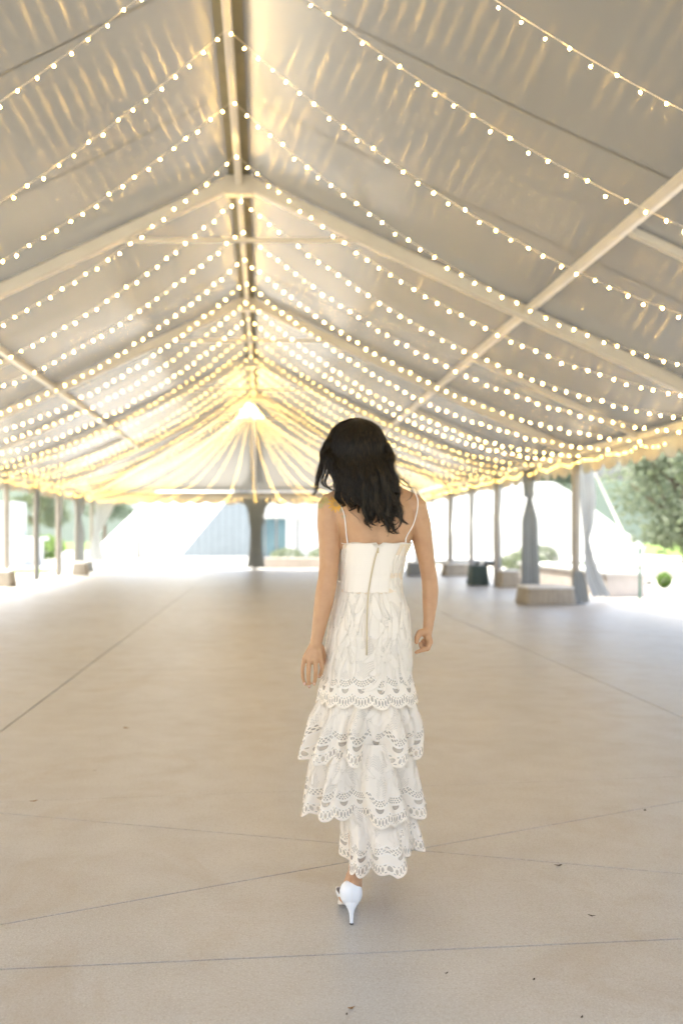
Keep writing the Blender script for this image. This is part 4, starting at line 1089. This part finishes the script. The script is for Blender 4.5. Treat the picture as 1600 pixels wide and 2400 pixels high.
# main mass
mains = [(-60, 784, 1095, 800, 1160, 803, 1178), (-52, 796, 1100, 812, 1150, 818, 1184), (-46, 806, 1095, 818, 1148, 830, 1180), (-40, 812, 1105, 832, 1158, 856, 1196), (-34, 818, 1110, 846, 1165, 862, 1220),
         (-28, 826, 1105, 842, 1160, 872, 1206), (-20, 838, 1110, 858, 1168, 866, 1224), (-12, 846, 1105, 866, 1160, 884, 1214), (-4, 856, 1110, 876, 1170, 880, 1208), (4, 864, 1105, 870, 1165, 892, 1210), (10, 870, 1115, 880, 1178, 912, 1236),
         (16, 876, 1105, 898, 1160, 908, 1200), (22, 884, 1110, 904, 1168, 903, 1225), (28, 888, 1105, 915, 1160, 925, 1206), (34, 894, 1110, 918, 1165, 940, 1218), (40, 900, 1105, 924, 1158, 930, 1236), (48, 905, 1110, 932, 1160, 928, 1205), (56, 909, 1100, 930, 1150, 944, 1180),
         (64, 912, 1095, 932, 1140, 938, 1178), (72, 914, 1090, 934, 1135, 946, 1160), (82, 913, 1085, 930, 1125, 941, 1150)]
for i, (ph, x1, y1, x2, y2, x3, y3) in enumerate(mains):
    for rep in range(2):
        j = lambda a: hr.uniform(-a, a)
        sh = -12 if ph > 38 else 0
        pts = [(x1 + j(6) + sh * .3, y1, -.115 + .0006 * abs(ph) + j(.006)), (x2 + j(7) + sh, y2, -.132 + .0007 * abs(ph) + j(.006)), (x3 + j(6) + sh, y3 + j(8), -.128 + .0005 * abs(ph))]
        hk = hr.choice((-1, 1)) * hr.uniform(8, 20)
        pts += [(x3 + hk + sh, y3 + hr.uniform(8, 16), -.130)]
        lock(ph + j(4), pts, 105, .0150, hr.uniform(.005, .013), .14)
# long curled ends seen against the back
for ph, pts in ((0, [(858, 1120, -.13), (852, 1180, -.135), (858, 1222, -.13), (880, 1250, -.125)]), (12, [(872, 1120, -.13), (888, 1185, -.135), (908, 1232, -.13), (903, 1266, -.125)]),
                (20, [(880, 1120, -.13), (880, 1190, -.135), (890, 1216, -.13), (912, 1238, -.125), (906, 1254, -.125)]), (36, [(900, 1120, -.13), (930, 1185, -.13), (941, 1222, -.125), (920, 1244, -.125), (906, 1250, -.125)]),
                (30, [(895, 1115, -.13), (912, 1180, -.13), (906, 1214, -.128), (922, 1230, -.125), (938, 1212, -.125)]), (-24, [(832, 1120, -.12), (826, 1170, -.125), (856, 1196, -.125), (866, 1240, -.12)])):
    lock(ph, pts, 34, .007, .004, .15)
for ph, pts in ((60, [(915, 1095, -.09), (945, 1125, -.08), (963, 1150, -.08), (962, 1168, -.08), (946, 1178, -.09)]), (66, [(914, 1080, -.08), (935, 1115, -.07), (974, 1138, -.07)]), (70, [(916, 1090, -.08), (940, 1130, -.08), (958, 1142, -.08), (964, 1156, -.08)]),
                (-30, [(830, 1130, -.12), (812, 1180, -.12), (838, 1215, -.11), (840, 1236, -.11)]), (-50, [(800, 1110, -.1), (775, 1150, -.10), (796, 1186, -.1)]), (-104, [(748, 1080, -.02), (736, 1120, -.02), (727, 1168, -.02)])):
    lock(ph, pts, 7, .006, .004, .3, .00045)
strands = MB()
def capdir(ph, pol): return Vector((math.sin(pol) * math.sin(ph), -math.sin(pol) * math.cos(ph), math.cos(pol)))
for (phd, pts, n, spread, curl, tipk, rad) in LOCKS:
    wl = hr.uniform(.07, .11); cph = hr.uniform(0, 6.28)
    for s_i in range(n):
        ph = R(phd + hr.gauss(0, 6)); jit = Vector((hr.gauss(0, 1), hr.gauss(0, .6), hr.gauss(0, .5))) * spread * .55
        P = []
        k0 = hr.uniform(1.0, 1.04)
        part = R(-22)
        for pol in ((8, 30, 52, 74, 92) if -62 < phd < 58 else (8, 28, 46)):
            p_ = R(pol); d_ = capdir(part + (ph - part) * (1 if pol > 20 else .9), p_)
            P.append(CC + Vector((d_.x * CA, d_.y * CB, d_.z * CZ)) * k0 + jit * .32 + Vector((hr.gauss(0, 1), hr.gauss(0, 1), 0)) * .0015)
        if phd <= -62: side = [(770 + (phd + 90) * .5, 1034, .0 + .0014 * (phd + 60)), (753 + (phd + 100) * .55, 1062, -.02 - .0012 * (100 + phd))]
        elif phd >= 58: side = [(897, 1032, -.02), (913, 1062, -.045)]
        else: side = []
        for (x, y, dd) in side: P.append(W(x, y, dd) + jit * .5)
        m = len(pts)
        for q, (x, y, dd) in enumerate(pts):
            t = (q + 1) / m; P.append(W(x, y, dd) + jit * (1.1 - (1.1 - tipk) * t))
        cut = 1 - abs(hr.gauss(0, .12)) - (hr.random() < .3) * hr.uniform(0, .28)
        C_ = catmull(P, 4); nK = max(8, int(len(C_) * cut)); C_ = C_[:nK]
        out = []
        for q, p in enumerate(C_):
            t = q / len(C_); a = curl * max(0, t - .4) * 2.2
            out.append(p + Vector((math.sin(p.z / wl * 6.28 + cph), .5 * math.cos(p.z / wl * 6.28 + cph), 0)) * a + Vector((hr.gauss(0, 1), hr.gauss(0, 1), 0)) * .0004)
        rr = [rad * (1 if q < len(out) * .75 else max(.25, 1 - (q / len(out) - .75) * 3)) * 1.15 for q in range(len(out))]
        strands.tube(out, rr, 3, False)
st_ = strands.build('strands', M['hair'], hair_base, True); tag(st_, kind='stuff')
